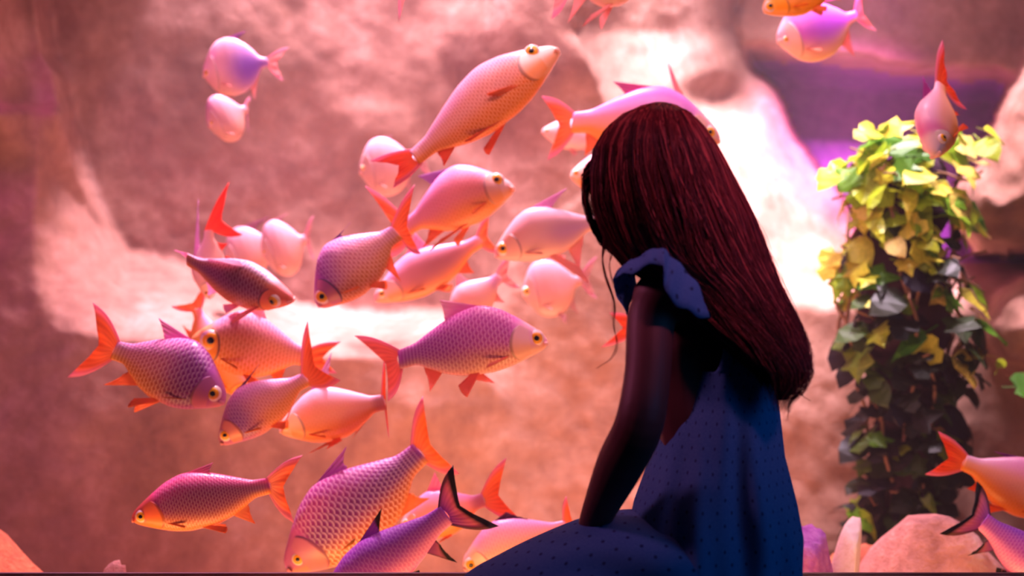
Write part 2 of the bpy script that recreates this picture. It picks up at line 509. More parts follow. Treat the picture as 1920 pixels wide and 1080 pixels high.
PAL = {  # back, flank, belly, head, fin base, fin edge
    'violet': ('#e468c4', '#96409a', '#f0963c', '#c06aa4', '#ffae70', '#ff9434'),
    'magenta': ('#ff5096', '#a83488', '#ff8a1c', '#ff7058', '#ffbc90', '#ff8844'),
    'orange': ('#ffc0d4', '#ffa888', '#ff8c14', '#ffe0cc', '#ff9050', '#ff642c'),
    'pink': ('#ffa8d8', '#ffa298', '#ff9a38', '#ffc8bc', '#ffa46c', '#ff843c'),
    'pale': ('#f0b8c4', '#ecb0b0', '#eeb09c', '#f0bcb4', '#ffbcb0', '#ffaca8'),
    'yellow': ('#ffacc8', '#ffac60', '#ff9800', '#ffb040', '#ffa850', '#ff8c30'),
    'snowback': ('#ffe6f0', '#ffa45c', '#ff9410', '#ff7468', '#ffb8c8', '#f8a8d8'),
    'ghost': ('#d8a0b0', '#d09898', '#d89c88', '#d8a4a0', '#e0a8ac', '#e09c98'),
    'shark': ('#a040c0', '#ac4cc0', '#f088cc', '#a84cb8', '#b050b8', '#ffa080'),
    'lilac': ('#ff80d8', '#e070d0', '#ffb890', '#ffc8c8', '#ff9c90', '#ff9080'),
}

eye_me = fin_dummy = None
def unit_sphere(name, seg=20, ring=12, mat=None):
    bm = bmesh.new(); bmesh.ops.create_uvsphere(bm, u_segments=seg, v_segments=ring, radius=1.0)
    me = bpy.data.meshes.new(name); bm.to_mesh(me); bm.free()
    me.polygons.foreach_set('use_smooth', [True] * len(me.polygons))
    me.materials.append(mat)
    return me
EYE = unit_sphere('eye', mat=M['eye_white']); IRIS = unit_sphere('iris', mat=M['iris']); PUP = unit_sphere('pupil', 16, 10, M['pupil'])

def lerp(a, b, t): return a + (b - a) * t

def fin_mesh(name, bases, ends, c0, c1, thick=0.0016, curl=0.0, side=Vector((0, 1, 0)), segs=8, alpha=(1.0, 0.8), bulge=None, edge=None, edge_w=.25, lead=None):
    """rays from bases[i] to ends[i]; two-sided, slightly rippled, thin at the rim"""
    n = len(bases)
    verts = []; cols = []; uv = []
    for sgn in (1, -1):
        for i in range(n):
            q = i / (n - 1)
            for j in range(segs + 1):
                s = j / segs
                p = bases[i].lerp(ends[i], s)
                if bulge is not None:
                    p = p + bulge * (math.sin(math.pi * s) * (1 - 2 * q))
                p = p + side * (curl * s * s + 0.0022 * math.sin(q * 21 + s * 2.5) * s)
                p = p + side * (sgn * thick * (1.15 - s))
                verts.append(p)
                c = lerp(np.array(c0), np.array(c1), s)
                if edge is not None:
                    e = min(1.0, max(0.0, (s - (1 - edge_w)) / .06))
                    if min(q, 1 - q) < 0.08: e = max(e, .7)
                    c = lerp(c, np.array(edge), e)
                if lead is not None: c = lerp(c, np.array(lead), .75 * float(smooth(.16, .02, min(q, 1 - q))))
                cols.append((*c, lerp(alpha[0], alpha[1], s)))
                uv.append((q, s, 0))
    m = segs + 1
    faces = []
    half = n * m
    for i in range(n - 1):
        for j in range(segs):
            a = i * m + j
            faces.append((a, a + 1, a + m + 1, a + m))
            faces.append((half + a, half + a + m, half + a + m + 1, half + a + 1))
    for i in range(n - 1):
        a = i * m + segs
        faces.append((a, half + a, half + a + m, a + m))
    for i in (0, n - 1):
        for j in range(segs):
            a = i * m + j
            faces.append((a, half + a, half + a + 1, a + 1) if i == 0 else (a, a + 1, half + a + 1, half + a))
    me = mesh_from(name, verts, faces)
    set_attr(me, 'Col', 'FLOAT_COLOR', cols); set_attr(me, 'suv', 'FLOAT_VECTOR', uv)
    return me

def bez(a, b, c, t): return a * (1 - t) ** 2 + b * (2 * t * (1 - t)) + c * t * t

def fish(label, S, T, H, d, pal, shape='barb', dz=0.0, roll=0.0, up=None, arc=0.0, bend=0.0, patch=None, scale=13, smask=.75,
         tail=None, tdz=None, dorsal=True, anal=True, pelvic=True, pectoral=True, eye=.085, eyet=.085, eyez=.16, group='school of tank fish',
         vb=(.15, .8), gill_dark=.25, edge=None, nt=72, na=40, finalpha=(1.0, .82), wmul=1.0, hcol=None, fcol=None):
    d = d + 0.26 - 0.13 * max(0.0, d - 3.0)
    pS = P(S[0], S[1], d - dz * 0.5); pT = P(T[0], T[1], d + dz * 0.5)
    mid = (pS + pT) / 2
    ax = (pS - pT); L = ax.length; ax.normalize()
    view = Vector((0, -1, 0)) if True else None
    view = (Vector((0, 0, ZC)) - mid).normalized()
    if up is None: up = Vector((0, 0, 1))
    else: up = Vector(up)
    z = (up - ax * up.dot(ax)).normalized()
    tw = view - ax * view.dot(ax); tw = tw - z * tw.dot(z)
    if tw.length > 1e-4: tw.normalize()
    r = math.radians(roll)
    z = (z * math.cos(r) + tw * math.sin(r)).normalized()
    y = z.cross(ax).normalized()
    Mx = Matrix((ax, y, z)).transposed().to_4x4(); Mx.translation = mid
    Mi = Mx.inverted()
    if hcol: pass
    near = 1 if y.dot(view) > 0 else -1
    h = H / F * d
    sh = SHAPES[shape]
    root = thing('fish', label, 'fish', group=group)
    root.matrix_world = Mx
    back, flank, belly, head, f0, f1 = [np.array(hx(c)) for c in PAL[pal]]
    if fcol: f0, f1 = np.array(hx(fcol[0])), np.array(hx(fcol[1]))
    if hcol: head = np.array(hx(hcol))
    # --- body
    t = np.linspace(0, 1, nt) ** 1.15
    U = interp_smooth(t, TS, sh['up']) * h; Lo = interp_smooth(t, TS, sh['lo']) * h; W = interp_smooth(t, TS, WS) * h * sh['w'] * 0.5 * 1.35 * wmul
    zoff = 4 * t * (1 - t) * arc * h
    yoff = bend * h * (np.clip(t - .45, 0, 1) / .55) ** 2
    th = np.linspace(-math.pi / 2, 1.5 * math.pi, na + 1)
    ct, st = np.cos(th), np.sin(th)
    def surf(tt, ang, off=0.0):
        uu = float(interp_smooth(np.array([tt]), TS, sh['up'])[0]) * h; ll = float(interp_smooth(np.array([tt]), TS, sh['lo'])[0]) * h
        ww = float(interp_smooth(np.array([tt]), TS, WS)[0]) * h * sh['w'] * .675 * wmul
        c, s = math.cos(ang), math.sin(ang)
        yy = math.copysign(abs(c) ** .9, c) * (ww + off)
        zz = s * ((uu if s > 0 else ll) + off)
        return Vector((L * (.5 - tt), yy + bend * h * (max(0, tt - .45) / .55) ** 2, zz + 4 * tt * (1 - tt) * arc * h))
    Y = np.sign(ct)[None] * np.abs(ct)[None] ** .9 * W[:, None] + yoff[:, None]
    Z = np.where(st[None] > 0, st[None] * U[:, None], st[None] * Lo[:, None]) + zoff[:, None]
    X = np.repeat((L * (.5 - t))[:, None], na + 1, 1)
    V = np.stack([X, Y, Z], -1).reshape(-1, 3)
    faces = grid_faces(nt, na + 1)
    faces.append(tuple(range(na - 1, -1, -1))); faces.append(tuple((nt - 1) * (na + 1) + j for j in range(na)))
    vb_ = st[None] + 0 * t[:, None]
    wb = smooth(vb[0], vb[1], vb_); wl = smooth(.05, -.62, vb_)
    C = flank[None, None] * (1 - wb - wl)[..., None] + back * wb[..., None] + belly * wl[..., None]
    tt = t[:, None] + 0 * st[None]
    if patch:  # own marking plus violet shade put into the skin colour
        pt, pr, pz, pzr, pc, ps = patch
        g = np.exp(-(((tt - pt) / pr) ** 2 + ((vb_ - pz) / pzr) ** 2) ** 1.5) * ps
        C = C * (1 - g[..., None]) + np.array(hx(pc)) * g[..., None]
    hm = smooth(.25, .16, tt + .05 * vb_ ** 2) * .8 * (1 - .6 * wl)
    C = C * (1 - hm[..., None]) + head * hm[..., None]
    sm = smooth(.20, .27, tt + .04 * vb_ ** 2) * smooth(1.02, .93, tt) * smask * (1 - .5 * smooth(-.7, -.95, vb_))
    A = np.concatenate([C, sm[..., None]], -1).reshape(-1, 4)
    sc = h / scale / 1.3
    per = np.cumsum(np.hypot(np.diff(ct, prepend=ct[0]) * h * .2, np.diff(st, prepend=st[0]) * h * .5))
    SU = np.stack([tt * L / sc * .5, np.repeat(per[None], nt, 0) / sc * .5, 0 * tt], -1).reshape(-1, 3)
    me = mesh_from('body', V, faces); set_attr(me, 'Col', 'FLOAT_COLOR', A); set_attr(me, 'suv', 'FLOAT_VECTOR', SU)
    link('body', me, M['fish'], root)
    # --- eyes, each with its gold iris and black pupil
    ez = math.asin(eyez)
    for sd in (1, -1):
        e = surf(eyet, ez); e.y *= sd
        re = eye * h * 1.12
        eo = link('eye', EYE, None, root, e - Vector((0, sd * re * .35, 0))); eo.scale = (re, re * .62, re)
        ir = link('iris', IRIS, None, eo, (0.02, sd * .42, .0)); ir.scale = (.78, .70, .78)
        pu = link('pupil', PUP, None, eo, (0.03, sd * .66, .0)); pu.scale = (.46, .56, .46)
    # --- gill cover on each side
    for sd in (1, -1):
        vs = []; cs = []
        for i in range(11):
            s = i / 10
            for j in range(13):
                a = lerp(-1.05, .72, j / 12)
                vv = (j / 12 - .45) / .55
                tl = lerp(.115, .255 - .075 * vv * vv, s)
                p = surf(tl, a, h * (.004 + .014 * s * (1 - .4 * vv * vv) - (.02 if i == 10 else 0))); p.y *= sd
                if bend: pass
                vs.append(p)
                c = lerp(head, belly, .1 + (.35 if hcol else .75) * float(smooth(.15, -.55, a)))
                if i >= 9: c = lerp(c, np.array(hx('#4a1440')), gill_dark * 2)
                cs.append((*c, 0))
        gm = mesh_from('gill_cover', vs, grid_faces(11, 13)); set_attr(gm, 'Col', 'FLOAT_COLOR', cs); set_attr(gm, 'suv', 'FLOAT_VECTOR', np.zeros((len(vs), 3)))
        link('gill_cover', gm, M['fish'], root)
    # --- lips
    vs = []; cs = []
    for i in range(13):
        a = lerp(-1.5, 1.5, i / 12)
        c = Vector((L * .5 - .045 * h * (1 - math.cos(a)) - .01 * h, .115 * h * math.sin(a) * sh['w'] / .4, -.03 * h))
        for j in range(8):
            b = j / 8 * 2 * math.pi
            n = Vector((math.cos(a), math.sin(a), 0))
            vs.append(c + n * (.022 * h * math.cos(b)) + Vector((0, 0, .034 * h * math.sin(b) * (1.2 if j % 2 else .9))))
            cs.append((*lerp(head, np.array(hx('#f4a088')), .5), 0))
    lm = mesh_from('mouth', vs, grid_faces(13, 8, True)); set_attr(lm, 'Col', 'FLOAT_COLOR', cs); set_attr(lm, 'suv', 'FLOAT_VECTOR', np.zeros((len(vs), 3)))
    link('mouth', lm, M['fish'], root)
    yv = Vector((0, 1, 0))
    def loc(px, dep): return Mi @ P(px[0], px[1], dep)
    # --- dorsal fin
    if dorsal:
        o = dict(a=.40, b=.60, tip=None, fall=.12)
        if isinstance(dorsal, dict): o.update(dorsal)
        n = 13
        bs = [surf(lerp(o['a'], o['b'], i / (n - 1)), math.pi / 2, -.01 * h) for i in range(n)]
        if o['tip'] is not None:
            tip = loc(o['tip'], (Mx @ bs[0]).y + o.get('dd', 0))
        else:
            tip = bs[0] + Vector((-.16 * L, 0, .34 * h))
        endp = bs[-1] + (tip - bs[-1]) * .16
        ctrl = lerp(tip, endp, .5) + (bs[n // 2] - tip) * o['fall'] * .6
        es = [bez(tip, ctrl, endp, i / (n - 1)) for i in range(n)]
        es[0] = tip
        link('dorsal_fin', fin_mesh('dorsal_fin', bs, es, o.get('c0', lerp(back, f0, .35)), o.get('c1', lerp(back, f1, .2)), alpha=finalpha, edge=edge, edge_w=.35), M['fin'], root)
    # --- tail fin
    if tail is not False:
        n = 21
        tb, tp = surf(1.0, -math.pi / 2), surf(1.0, math.pi / 2)
        cx = Vector((.02 * L, 0, 0))
        bs = [lerp(tp, tb, i / (n - 1)) + cx + Vector((-.03 * L * math.sin(math.pi * i / (n - 1)), 0, 0)) for i in range(n)]
        bc = (tb + tp) / 2
        dep = pT.y + (dz * .35 if tdz is None else tdz)
        if tail:
            dU, dL = (tail[2] if len(tail) > 2 else 0), (tail[3] if len(tail) > 3 else 0)
            Ut, Lt = loc(tail[0], dep + dU), loc(tail[1], dep + dL)
        else:
            Ut, Lt = bc + Vector((-.34 * L, 0, .46 * h)), bc + Vector((-.34 * L, 0, -.46 * h))
        N = bc + ((Ut - bc) + (Lt - bc)) * .23
        es = []
        for i in range(n):
            q = i / (n - 1)
            if q < .5: es.append(bez(Ut, lerp(Ut, N, .6) + (bc - N) * .12, N, q * 2))
            else: es.append(bez(N, lerp(Lt, N, .6) + (bc - N) * .12, Lt, q * 2 - 1))
        nrm = (Ut - bc).cross(Lt - bc)
        nrm = nrm.normalized() if nrm.length > 1e-6 else yv
        span = (Ut - Lt)
        link('tail_fin', fin_mesh('tail_fin', bs, es, f0, f1, side=nrm, bulge=span * .07, segs=10, alpha=(1, finalpha[1] + .08), edge=edge, edge_w=.32, thick=.002, lead=None if edge or fcol else hx('#f4a0c8')), M['fin'], root)
    # --- anal fin
    if anal:
        o = dict(a=.70, b=.82, tip=None)
        if isinstance(anal, dict): o.update(anal)
        n = 9
        bs = [surf(lerp(o['a'], o['b'], i / (n - 1)), -math.pi / 2, -.01 * h) for i in range(n)]
        tip = loc(o['tip'], (Mx @ bs[0]).y) if o['tip'] is not None else bs[0] + Vector((-.11 * L, 0, -.20 * h))
        endp = bs[-1] + (tip - bs[-1]) * .25
        es = [bez(tip, lerp(tip, endp, .5) + (bs[n // 2] - tip) * .25, endp, i / (n - 1)) for i in range(n)]
        link('anal_fin', fin_mesh('anal_fin', bs, es, f0, f1, alpha=finalpha, edge=edge, edge_w=.4), M['fin'], root)
    # --- paired fins
    def paired(name, t0, t1, ang, tips, deft, wide):
        for k, sd in enumerate((near, -near)):
            n = 8
            bs = [surf(lerp(t0, t1, i / (n - 1)), ang, -.01 * h) for i in range(n)]
            for b in bs: b.y = abs(b.y) * sd
            if tips and k < len(tips) and tips[k] is not None:
                tip = loc(tips[k], (Mx @ bs[0]).y - .01 * sd * near)
            else:
                tip = bs[0] + Vector((deft[0] * L, deft[1] * h * sd, deft[2] * h))
            dirv = tip - bs[0]
            sidev = (bs[-1] - bs[0]); 
            endp = bs[-1] + dirv * .45 + sidev * wide
            es = [bez(tip, lerp(tip, endp, .5) + dirv * .12, endp, i / (n - 1)) for i in range(n)]
            nrm = dirv.cross(sidev); nrm = nrm.normalized() if nrm.length > 1e-7 else yv
            link(name, fin_mesh(name, bs, es, lerp(f0, belly, .4) if name == 'pectoral_fin' else f0, lerp(f1, belly, .5) if name == 'pectoral_fin' else f1, side=nrm, segs=6, alpha=finalpha, edge=edge, edge_w=.4), M['fin'], root)
    if pelvic: paired('pelvic_fin', .47, .53, -1.25, pelvic if isinstance(pelvic, list) else None, (-.10, .10, -.20), .8)
    if pectoral: paired('pectoral_fin', .25, .28, -.62, pectoral if isinstance(pectoral, list) else None, (-.17, .13, -.13), 1.5)
    return root

BIG = dict(nt=110, na=64)
G = 'school of orange-finned barbs'
# nearest to the glass
fish('largest fish, deep scaled violet body diving towards the bottom sill', (538, 1066), (790, 850), 162, 2.88, 'violet', patch=(.92, .22, .3, .9, '#7a2c90', .7), scale=15.5, smask=1.0, hcol='#b4609c',
     tail=((793, 742), (862, 888)), dorsal=dict(a=.36, b=.62, tip=(650, 836), fall=.5, c0=hx('#c060c0'), c1=hx('#d080c8')), anal=dict(a=.66, b=.80, tip=(806, 934)), pelvic=[(752, 1002)], pectoral=[(664, 1012), None],
     eye=.070, eyet=.105, eyez=.03, group=G, **BIG)
fish('dark violet fish with black-edged fins below the largest fish', (612, 1128), (838, 966), 108, 2.66, 'shark', 'slim', scale=13, smask=.35, tail=((850, 872), (936, 986)), edge=hx('#0c0418'),
     dorsal=dict(a=.40, b=.56, tip=(716, 952)), anal=dict(a=.74, b=.84, tip=(858, 1055)), group='black-edged violet fish', **BIG)
fish('purple-headed barb with salmon tail spread at far left', (422, 752), (214, 658), 132, 2.84, 'pink', patch=(.28, .25, .15, 1.7, '#a422ac', .95), scale=15, smask=.9, arc=.08,
     tail=((174, 567), (125, 708)), dorsal=dict(a=.36, b=.66, tip=(297, 596), c0=hx('#f080cc'), c1=hx('#ffb0dc')), anal=dict(tip=(193, 722)), pelvic=[(240, 764), (252, 774)], pectoral=[(306, 746), None], eye=.105, eyet=.10, eyez=.12, hcol='#c468b4', group=G, **BIG)
fish('pale-headed violet barb swimming right in mid tank', (1026, 640), (748, 676), 128, 2.86, 'lilac', patch=(.88, .36, .0, 1.0, '#b034c0', .85), scale=15, smask=.8, arc=.12,
     tail=((664, 629), (727, 753)), dorsal=dict(a=.40, b=.66, tip=(824, 562), c0=hx('#f090cc'), c1=hx('#ffc8e0')), anal=dict(a=.72, b=.84, tip=(806, 735)), pelvic=[(876, 745), (928, 718)], eye=.105, eyet=.07, eyez=.22, group=G, **BIG)
fish('slender red-backed barb swimming left, lowest on the left', (248, 972), (506, 912), 108, 2.70, 'magenta', 'barb', patch=(.62, .36, -.05, .7, '#8c2468', .95), scale=17, smask=.6, arc=.03, vb=(.2, .75),
     tail=((568, 853), (552, 980)), dorsal=dict(a=.40, b=.60, tip=(400, 867), c0=hx('#f08cb0'), c1=hx('#f0a8c0')), anal=dict(tip=(479, 982)), pelvic=[(422, 1000)], pectoral=[(345, 990), None], eye=.10, eyet=.085, eyez=.02, group=G, **BIG)
fish('magenta-backed barb with orange scaled belly tilted down to the right', (549, 562), (352, 488), 100, 2.95, 'snowback', dz=.10, roll=28, patch=(.55, .60, .32, .58, '#94006c', 1.0), scale=12, smask=.7, arc=-.08,
     tail=((326, 468), (402, 486), .05, .05), dorsal=dict(a=.25, b=.8, tip=(388, 484), c0=hx('#f0a8c8'), c1=hx('#f8c8d8'), fall=.1), pelvic=True, pectoral=[(432, 608), None], eye=.13, eyet=.13, eyez=-.02, vb=(.80, .98), gill_dark=.45, group=G, **BIG)
fish('purple-faced barb nosing down left beside the white ledge', (595, 572), (746, 437), 118, 2.96, 'pink', patch=(.10, .30, .5, .95, '#a028b8', .95), scale=15, smask=.7, arc=.10, hcol='#a850b0',
     tail=((778, 345), (789, 476)), dorsal=dict(a=.30, b=.58, tip=(660, 414), c0=hx('#8a40b0'), c1=hx('#a050c0'), fall=.8), anal=dict(tip=(752, 528)), eye=.115, eyet=.10, eyez=.0, gill_dark=.45, group=G, **BIG)
fish('small dark-fronted lilac barb pointing down left below the yellow fish', (413, 830), (576, 712), 98, 2.90, 'pink', patch=(.20, .26, .0, 1.3, '#8034a8', .95), scale=15, smask=.6, arc=.12, hcol='#b86880',
     tail=((577, 600), (639, 713)), dorsal=dict(a=.30, b=.50, tip=(487, 682), c0=hx('#a860b0'), c1=hx('#a070b8')), anal=dict(tip=(528, 812)), eye=.11, eyet=.10, eyez=.05, group=G)
fish('large orange and pink barb climbing to the right, highest in mid tank', (1046, 92), (778, 297), 122, 3.0, 'orange', roll=-16, scale=17, smask=.55, arc=.04,
     tail=((694, 302), (736, 352), .06, .0), dorsal=dict(a=.46, b=.64, tip=(838, 204), c0=hx('#c05cc8'), c1=hx('#b050d0')), anal=dict(a=.78, b=.88, tip=(832, 312)), pelvic=[(872, 264), (918, 290)], pectoral=[(912, 176), None], eye=.12, eyet=.13, eyez=.52, group=G, **BIG)
fish('orange-bellied barb facing left with gold eye, behind the lilac barb', (357, 640), (578, 672), 122, 3.04, 'yellow', scale=14, smask=.5, arc=.06, dz=.06,
     tail=((640, 640), (632, 700)), dorsal=dict(a=.40, b=.60, tip=(492, 566)), eye=.15, eyet=.17, eyez=.10, gill_dark=.4, group=G)
fish('peach barb facing left behind the lilac barb, tail under the violet fish', (524, 806), (722, 755), 104, 2.98, 'orange', patch=(.97, .08, 0, 1.5, '#a03c58', .6), scale=15, smask=.12, arc=.04,
     tail=((722, 664), (730, 822)), dorsal=dict(a=.36, b=.52, tip=(622, 660), c0=hx('#e0a0d0'), c1=hx('#e8b8dc')), anal=dict(tip=(660, 823)), pelvic=[(612, 842), (574, 852)], group=G)
fish('yellow-orange fish half hidden under the orange-bellied barb, only its face clear', (464, 742), (392, 648), 74, 3.18, 'yellow', scale=12, smask=.1, tail=False, dorsal=False, pelvic=False, eye=.11, eyet=.16, eyez=-.1, group=G)
fish('pink barb with pointed snout facing right beneath the climbing orange barb', (963, 350), (764, 428), 118, 3.2, 'pink', roll=-8, patch=(.80, .3, .0, .7, '#b8607c', .6), scale=16, smask=.25, arc=.14,
     tail=((684, 348), (724, 486)), dorsal=dict(a=.44, b=.66, tip=(782, 330), c0=hx('#a860b0'), c1=hx('#c888d0')), anal=dict(tip=(792, 466)), pelvic=[(806, 470), (860, 462)], eye=.11, eyet=.12, eyez=.42, group=G)
fish('dusky pink barb facing left, squeezed behind the purple-faced barb', (702, 562), (902, 452), 86, 3.40, 'pink', patch=(.60, .42, .1, .8, '#b07078', .85), scale=15, smask=.2,
     tail=((918, 398), (936, 472)), anal=dict(tip=(890, 512)), pelvic=[(830, 544)], group=G)
fish('pale rosy barb facing left, snout under the pointed-snout barb, tail at the girl\'s face', (928, 478), (1122, 418), 100, 3.3, 'pale', patch=(.74, .26, -.25, .6, '#b878a0', .8), scale=16, smask=.15, arc=.12,
     tail=((1180, 380), (1160, 480)), dorsal=dict(a=.40, b=.62, tip=(1064, 352), c0=hx('#eab0d8'), c1=hx('#eab0dc')), anal=dict(a=.66, b=.84, tip=(1088, 510), ), pelvic=[(1104, 532)], eye=.12, eyet=.09, eyez=.12, group=G)
fish('pale pink fish just above the violet barb\'s dorsal fin', (842, 600), (938, 520), 74, 3.5, 'pale', patch=(.92, .12, 0, 1.4, '#c080b0', .8), scale=14, smask=.08, tail=((958, 478), (976, 540)), group=G)
fish('faint rosy round fish in the haze under the pale rosy barb', (980, 552), (1090, 525), 104, 3.8, 'ghost', 'disc', scale=16, smask=.05, tail=((1120, 480), (1120, 560)), group='pale round fish', finalpha=(.7, .4))
fish('salmon fish heading down behind the orange-bellied barb, tail on the white ledge', (412, 700), (368, 580), 66, 3.42, 'pink', scale=14, smask=.15, tail=((384, 532), (320, 574)), anal=dict(a=.55, b=.72, tip=(340, 606)), dorsal=False, pelvic=False, up=(.9, 0, .3), group=G)
fish('whitish fish with upright red tail behind the magenta-backed barb', (392, 560), (392, 432), 62, 3.3, 'pale', fcol=('#ff6a44', '#ff3c1c'), scale=14, smask=.1, tail=((430, 341), (456, 440)), dorsal=dict(a=.55, b=.75, tip=(372, 372), c0=hx('#e8a0d8'), c1=hx('#e8b0e0')), up=(-.8, 0, .5), group=G)
fish('salmon barb facing left behind the dark violet fish, orange tail raised', (752, 988), (908, 938), 92, 2.98, 'pink', patch=(.95, .12, .0, 1.4, '#a04868', .8), scale=16, smask=.15,
     tail=((950, 858), (982, 980)), anal=dict(tip=(880, 985)), pelvic=[(822, 1018), (850, 1000)], eye=.11, group=G)
fish('rosy fish nosing down left behind the girl\'s skirt', (868, 1062), (1064, 990), 108, 2.92, 'pink', scale=16, smask=.25, arc=.06, roll=14, tail=((1062, 930), (1110, 1010)), dorsal=dict(a=.32, b=.72, tip=(948, 960), c0=hx('#6a2a60'), c1=hx('#5a2458')), eye=.11, group=G)
# behind and beside the head
fish('red-tailed pink fish behind the top of the girl\'s head', (1350, 262), (1072, 232), 140, 3.3, 'pink', patch=(.5, .5, .75, .5, '#d070d0', .8), scale=18, smask=.12, arc=.10,
     tail=((1015, 180), (1026, 300)), dorsal=dict(a=.46, b=.66, tip=(1148, 152), c0=hx('#e060a8'), c1=hx('#e878b8')), anal=dict(a=.78, b=.9, tip=(1096, 292)), group=G)
fish('pale fish behind the girl\'s crown, its tail fin standing upright', (1190, 330), (1290, 214), 80, 3.5, 'pale', scale=14, smask=.1, tail=((1252, 114), (1334, 244)), group=G)
fish('small pale fish partly behind the red tail', (1016, 246), (1130, 262), 58, 3.8, 'pale', scale=14, smask=.05, eye=.07, tail=((1150, 240), (1150, 290)), group=G, finalpha=(.8, .5))
fish('faint peach fish face peeking out left of the girl\'s hair', (1070, 328), (1190, 330), 78, 3.6, 'orange', scale=14, smask=.05, group=G)
fish('orange-finned fish hidden behind the girl\'s upper arm', (1420, 640), (1196, 612), 90, 3.2, 'orange', scale=14, smask=.1, tail=((1142, 586), (1126, 652)), group=G)
# upper tank
fish('lilac round fish with violet rear half, upper left alone', (381, 140), (503, 117), 104, 3.7, 'pale', 'disc', patch=(.75, .34, -.15, .95, '#7a2cc0', .95), scale=18, smask=.04, arc=.05,
     tail=((542, 88), (532, 152)), dorsal=dict(a=.42, b=.60, tip=(462, 58), c0=hx('#a84aa8'), c1=hx('#9a4a9c')), anal=dict(a=.66, b=.84, tip=(478, 188)), pelvic=False, eye=.06, eyet=.07, eyez=-.02, group='pale round fish', finalpha=(.8, .5))
fish('faint pale round fish hanging just under the lilac one', (390, 236), (462, 204), 88, 3.85, 'ghost', 'disc', scale=18, smask=.02, tail=((470, 182), (466, 250)), dorsal=False, anal=dict(tip=(442, 268)), pelvic=False, eye=.05, group='pale round fish', finalpha=(.6, .35), dz=.05)
fish('pale pink round fish behind the climbing orange barb\'s tail', (674, 322), (784, 300), 106, 4.0, 'ghost', 'disc', scale=18, smask=.02, tail=((815, 268), (812, 335)), dorsal=dict(a=.42, b=.6, tip=(736, 254)), pelvic=False, eye=.05, group='pale round fish', finalpha=(.7, .4))
fish('ghostly pink round fish, right one of a pair over the ledge', (492, 478), (574, 448), 104, 4.0, 'ghost', 'disc', scale=18, smask=.02, tail=((588, 404), (590, 488)), dorsal=dict(a=.42, b=.6, tip=(542, 398)), anal=dict(tip=(560, 520)), pelvic=False, eye=.04, group='pale round fish', finalpha=(.7, .4))
fish('ghostly pink round fish, left one of a pair over the ledge', (424, 488), (514, 450), 92, 4.1, 'ghost', 'disc', scale=18, smask=.02, tail=((528, 425), (526, 490)), dorsal=dict(a=.45, b=.72, tip=(508, 405), c0=hx('#b0688c'), c1=hx('#b0688c')), pelvic=False, eye=.04, group='pale round fish', finalpha=(.7, .5))
fish('pinkish red fish above the picture top, only one tail lobe hanging down', (800, -190), (760, -48), 60, 3.1, 'pale', tail=((748, 40), (790, -5)), scale=14, smask=.1, up=(-1, 0, .2), group=G)
fish('peach fish cut by the upper edge above the girl, fins hanging', (1215, -52), (1064, -32), 118, 3.1, 'pale', scale=16, smask=.12, tail=((1000, -90), (1034, 36)), anal=dict(a=.78, b=.9, tip=(1064, 44)), pelvic=[(1092, 50), (1128, 56)], group=G)
fish('bright orange fish face at the upper edge beside the lilac round fish', (1432, 20), (1580, -60), 92, 3.2, 'yellow', scale=16, smask=.05, eye=.11, eyet=.07, eyez=.05, tail=((1640, -110), (1650, -30)), group=G)
fish('lilac round fish, upper right, in front of the cave', (1457, 76), (1606, 28), 106, 3.6, 'lilac', 'disc', patch=(.62, .36, -.05, .6, '#a840d0', .8), scale=18, smask=.06, arc=-.05, wmul=1.25,
     tail=((1616, -20), (1644, 58)), dorsal=dict(a=.48, b=.62, tip=(1590, -6)), anal=dict(a=.72, b=.86, tip=(1604, 108)), pelvic=False, eye=.06, eyet=.09, eyez=-.1, group='pale round fish', finalpha=(.8, .5))
fish('pink fish heading straight down above the ivy, red tail fins up', (1752, 292), (1764, 160), 98, 2.95, 'orange', dz=.16, up=(-1, -.75, 0), patch=(.10, .2, .7, .9, '#e04c98', .9), scale=14, smask=.05,
     tail=((1768, 74), (1812, 206)), dorsal=dict(a=.62, b=.80, tip=(1730, 142), c0=hx('#d870c8'), c1=hx('#d870d0')), eye=.105, eyet=.16, eyez=.10, group=G)
fish('salmon fish swimming right off the picture beside the ivy foot', (1998, 962), (1806, 868), 112, 3.0, 'orange', scale=16, smask=.12, arc=.05, patch=(.4, .4, .75, .5, '#e07ab0', .7),
     tail=((1758, 808), (1734, 890)), dorsal=dict(a=.50, b=.68, tip=(1862, 846), c0=hx('#c060b8'), c1=hx('#b850b8')), anal=dict(a=.7, b=.82, tip=(1812, 916)), pelvic=[(1838, 944)], group=G)
fish('violet fish with black-edged tail in the lower right corner', (2008, 1112), (1842, 978), 92, 2.84, 'shark', 'slim', scale=13, smask=.35, tail=((1831, 902), (1762, 1000), .06, -.04), edge=hx('#0c0418'),
     dorsal=dict(a=.46, b=.60, tip=(1912, 992)), anal=dict(a=.76, b=.86, tip=(1814, 1042)), group='black-edged violet fish', **BIG)

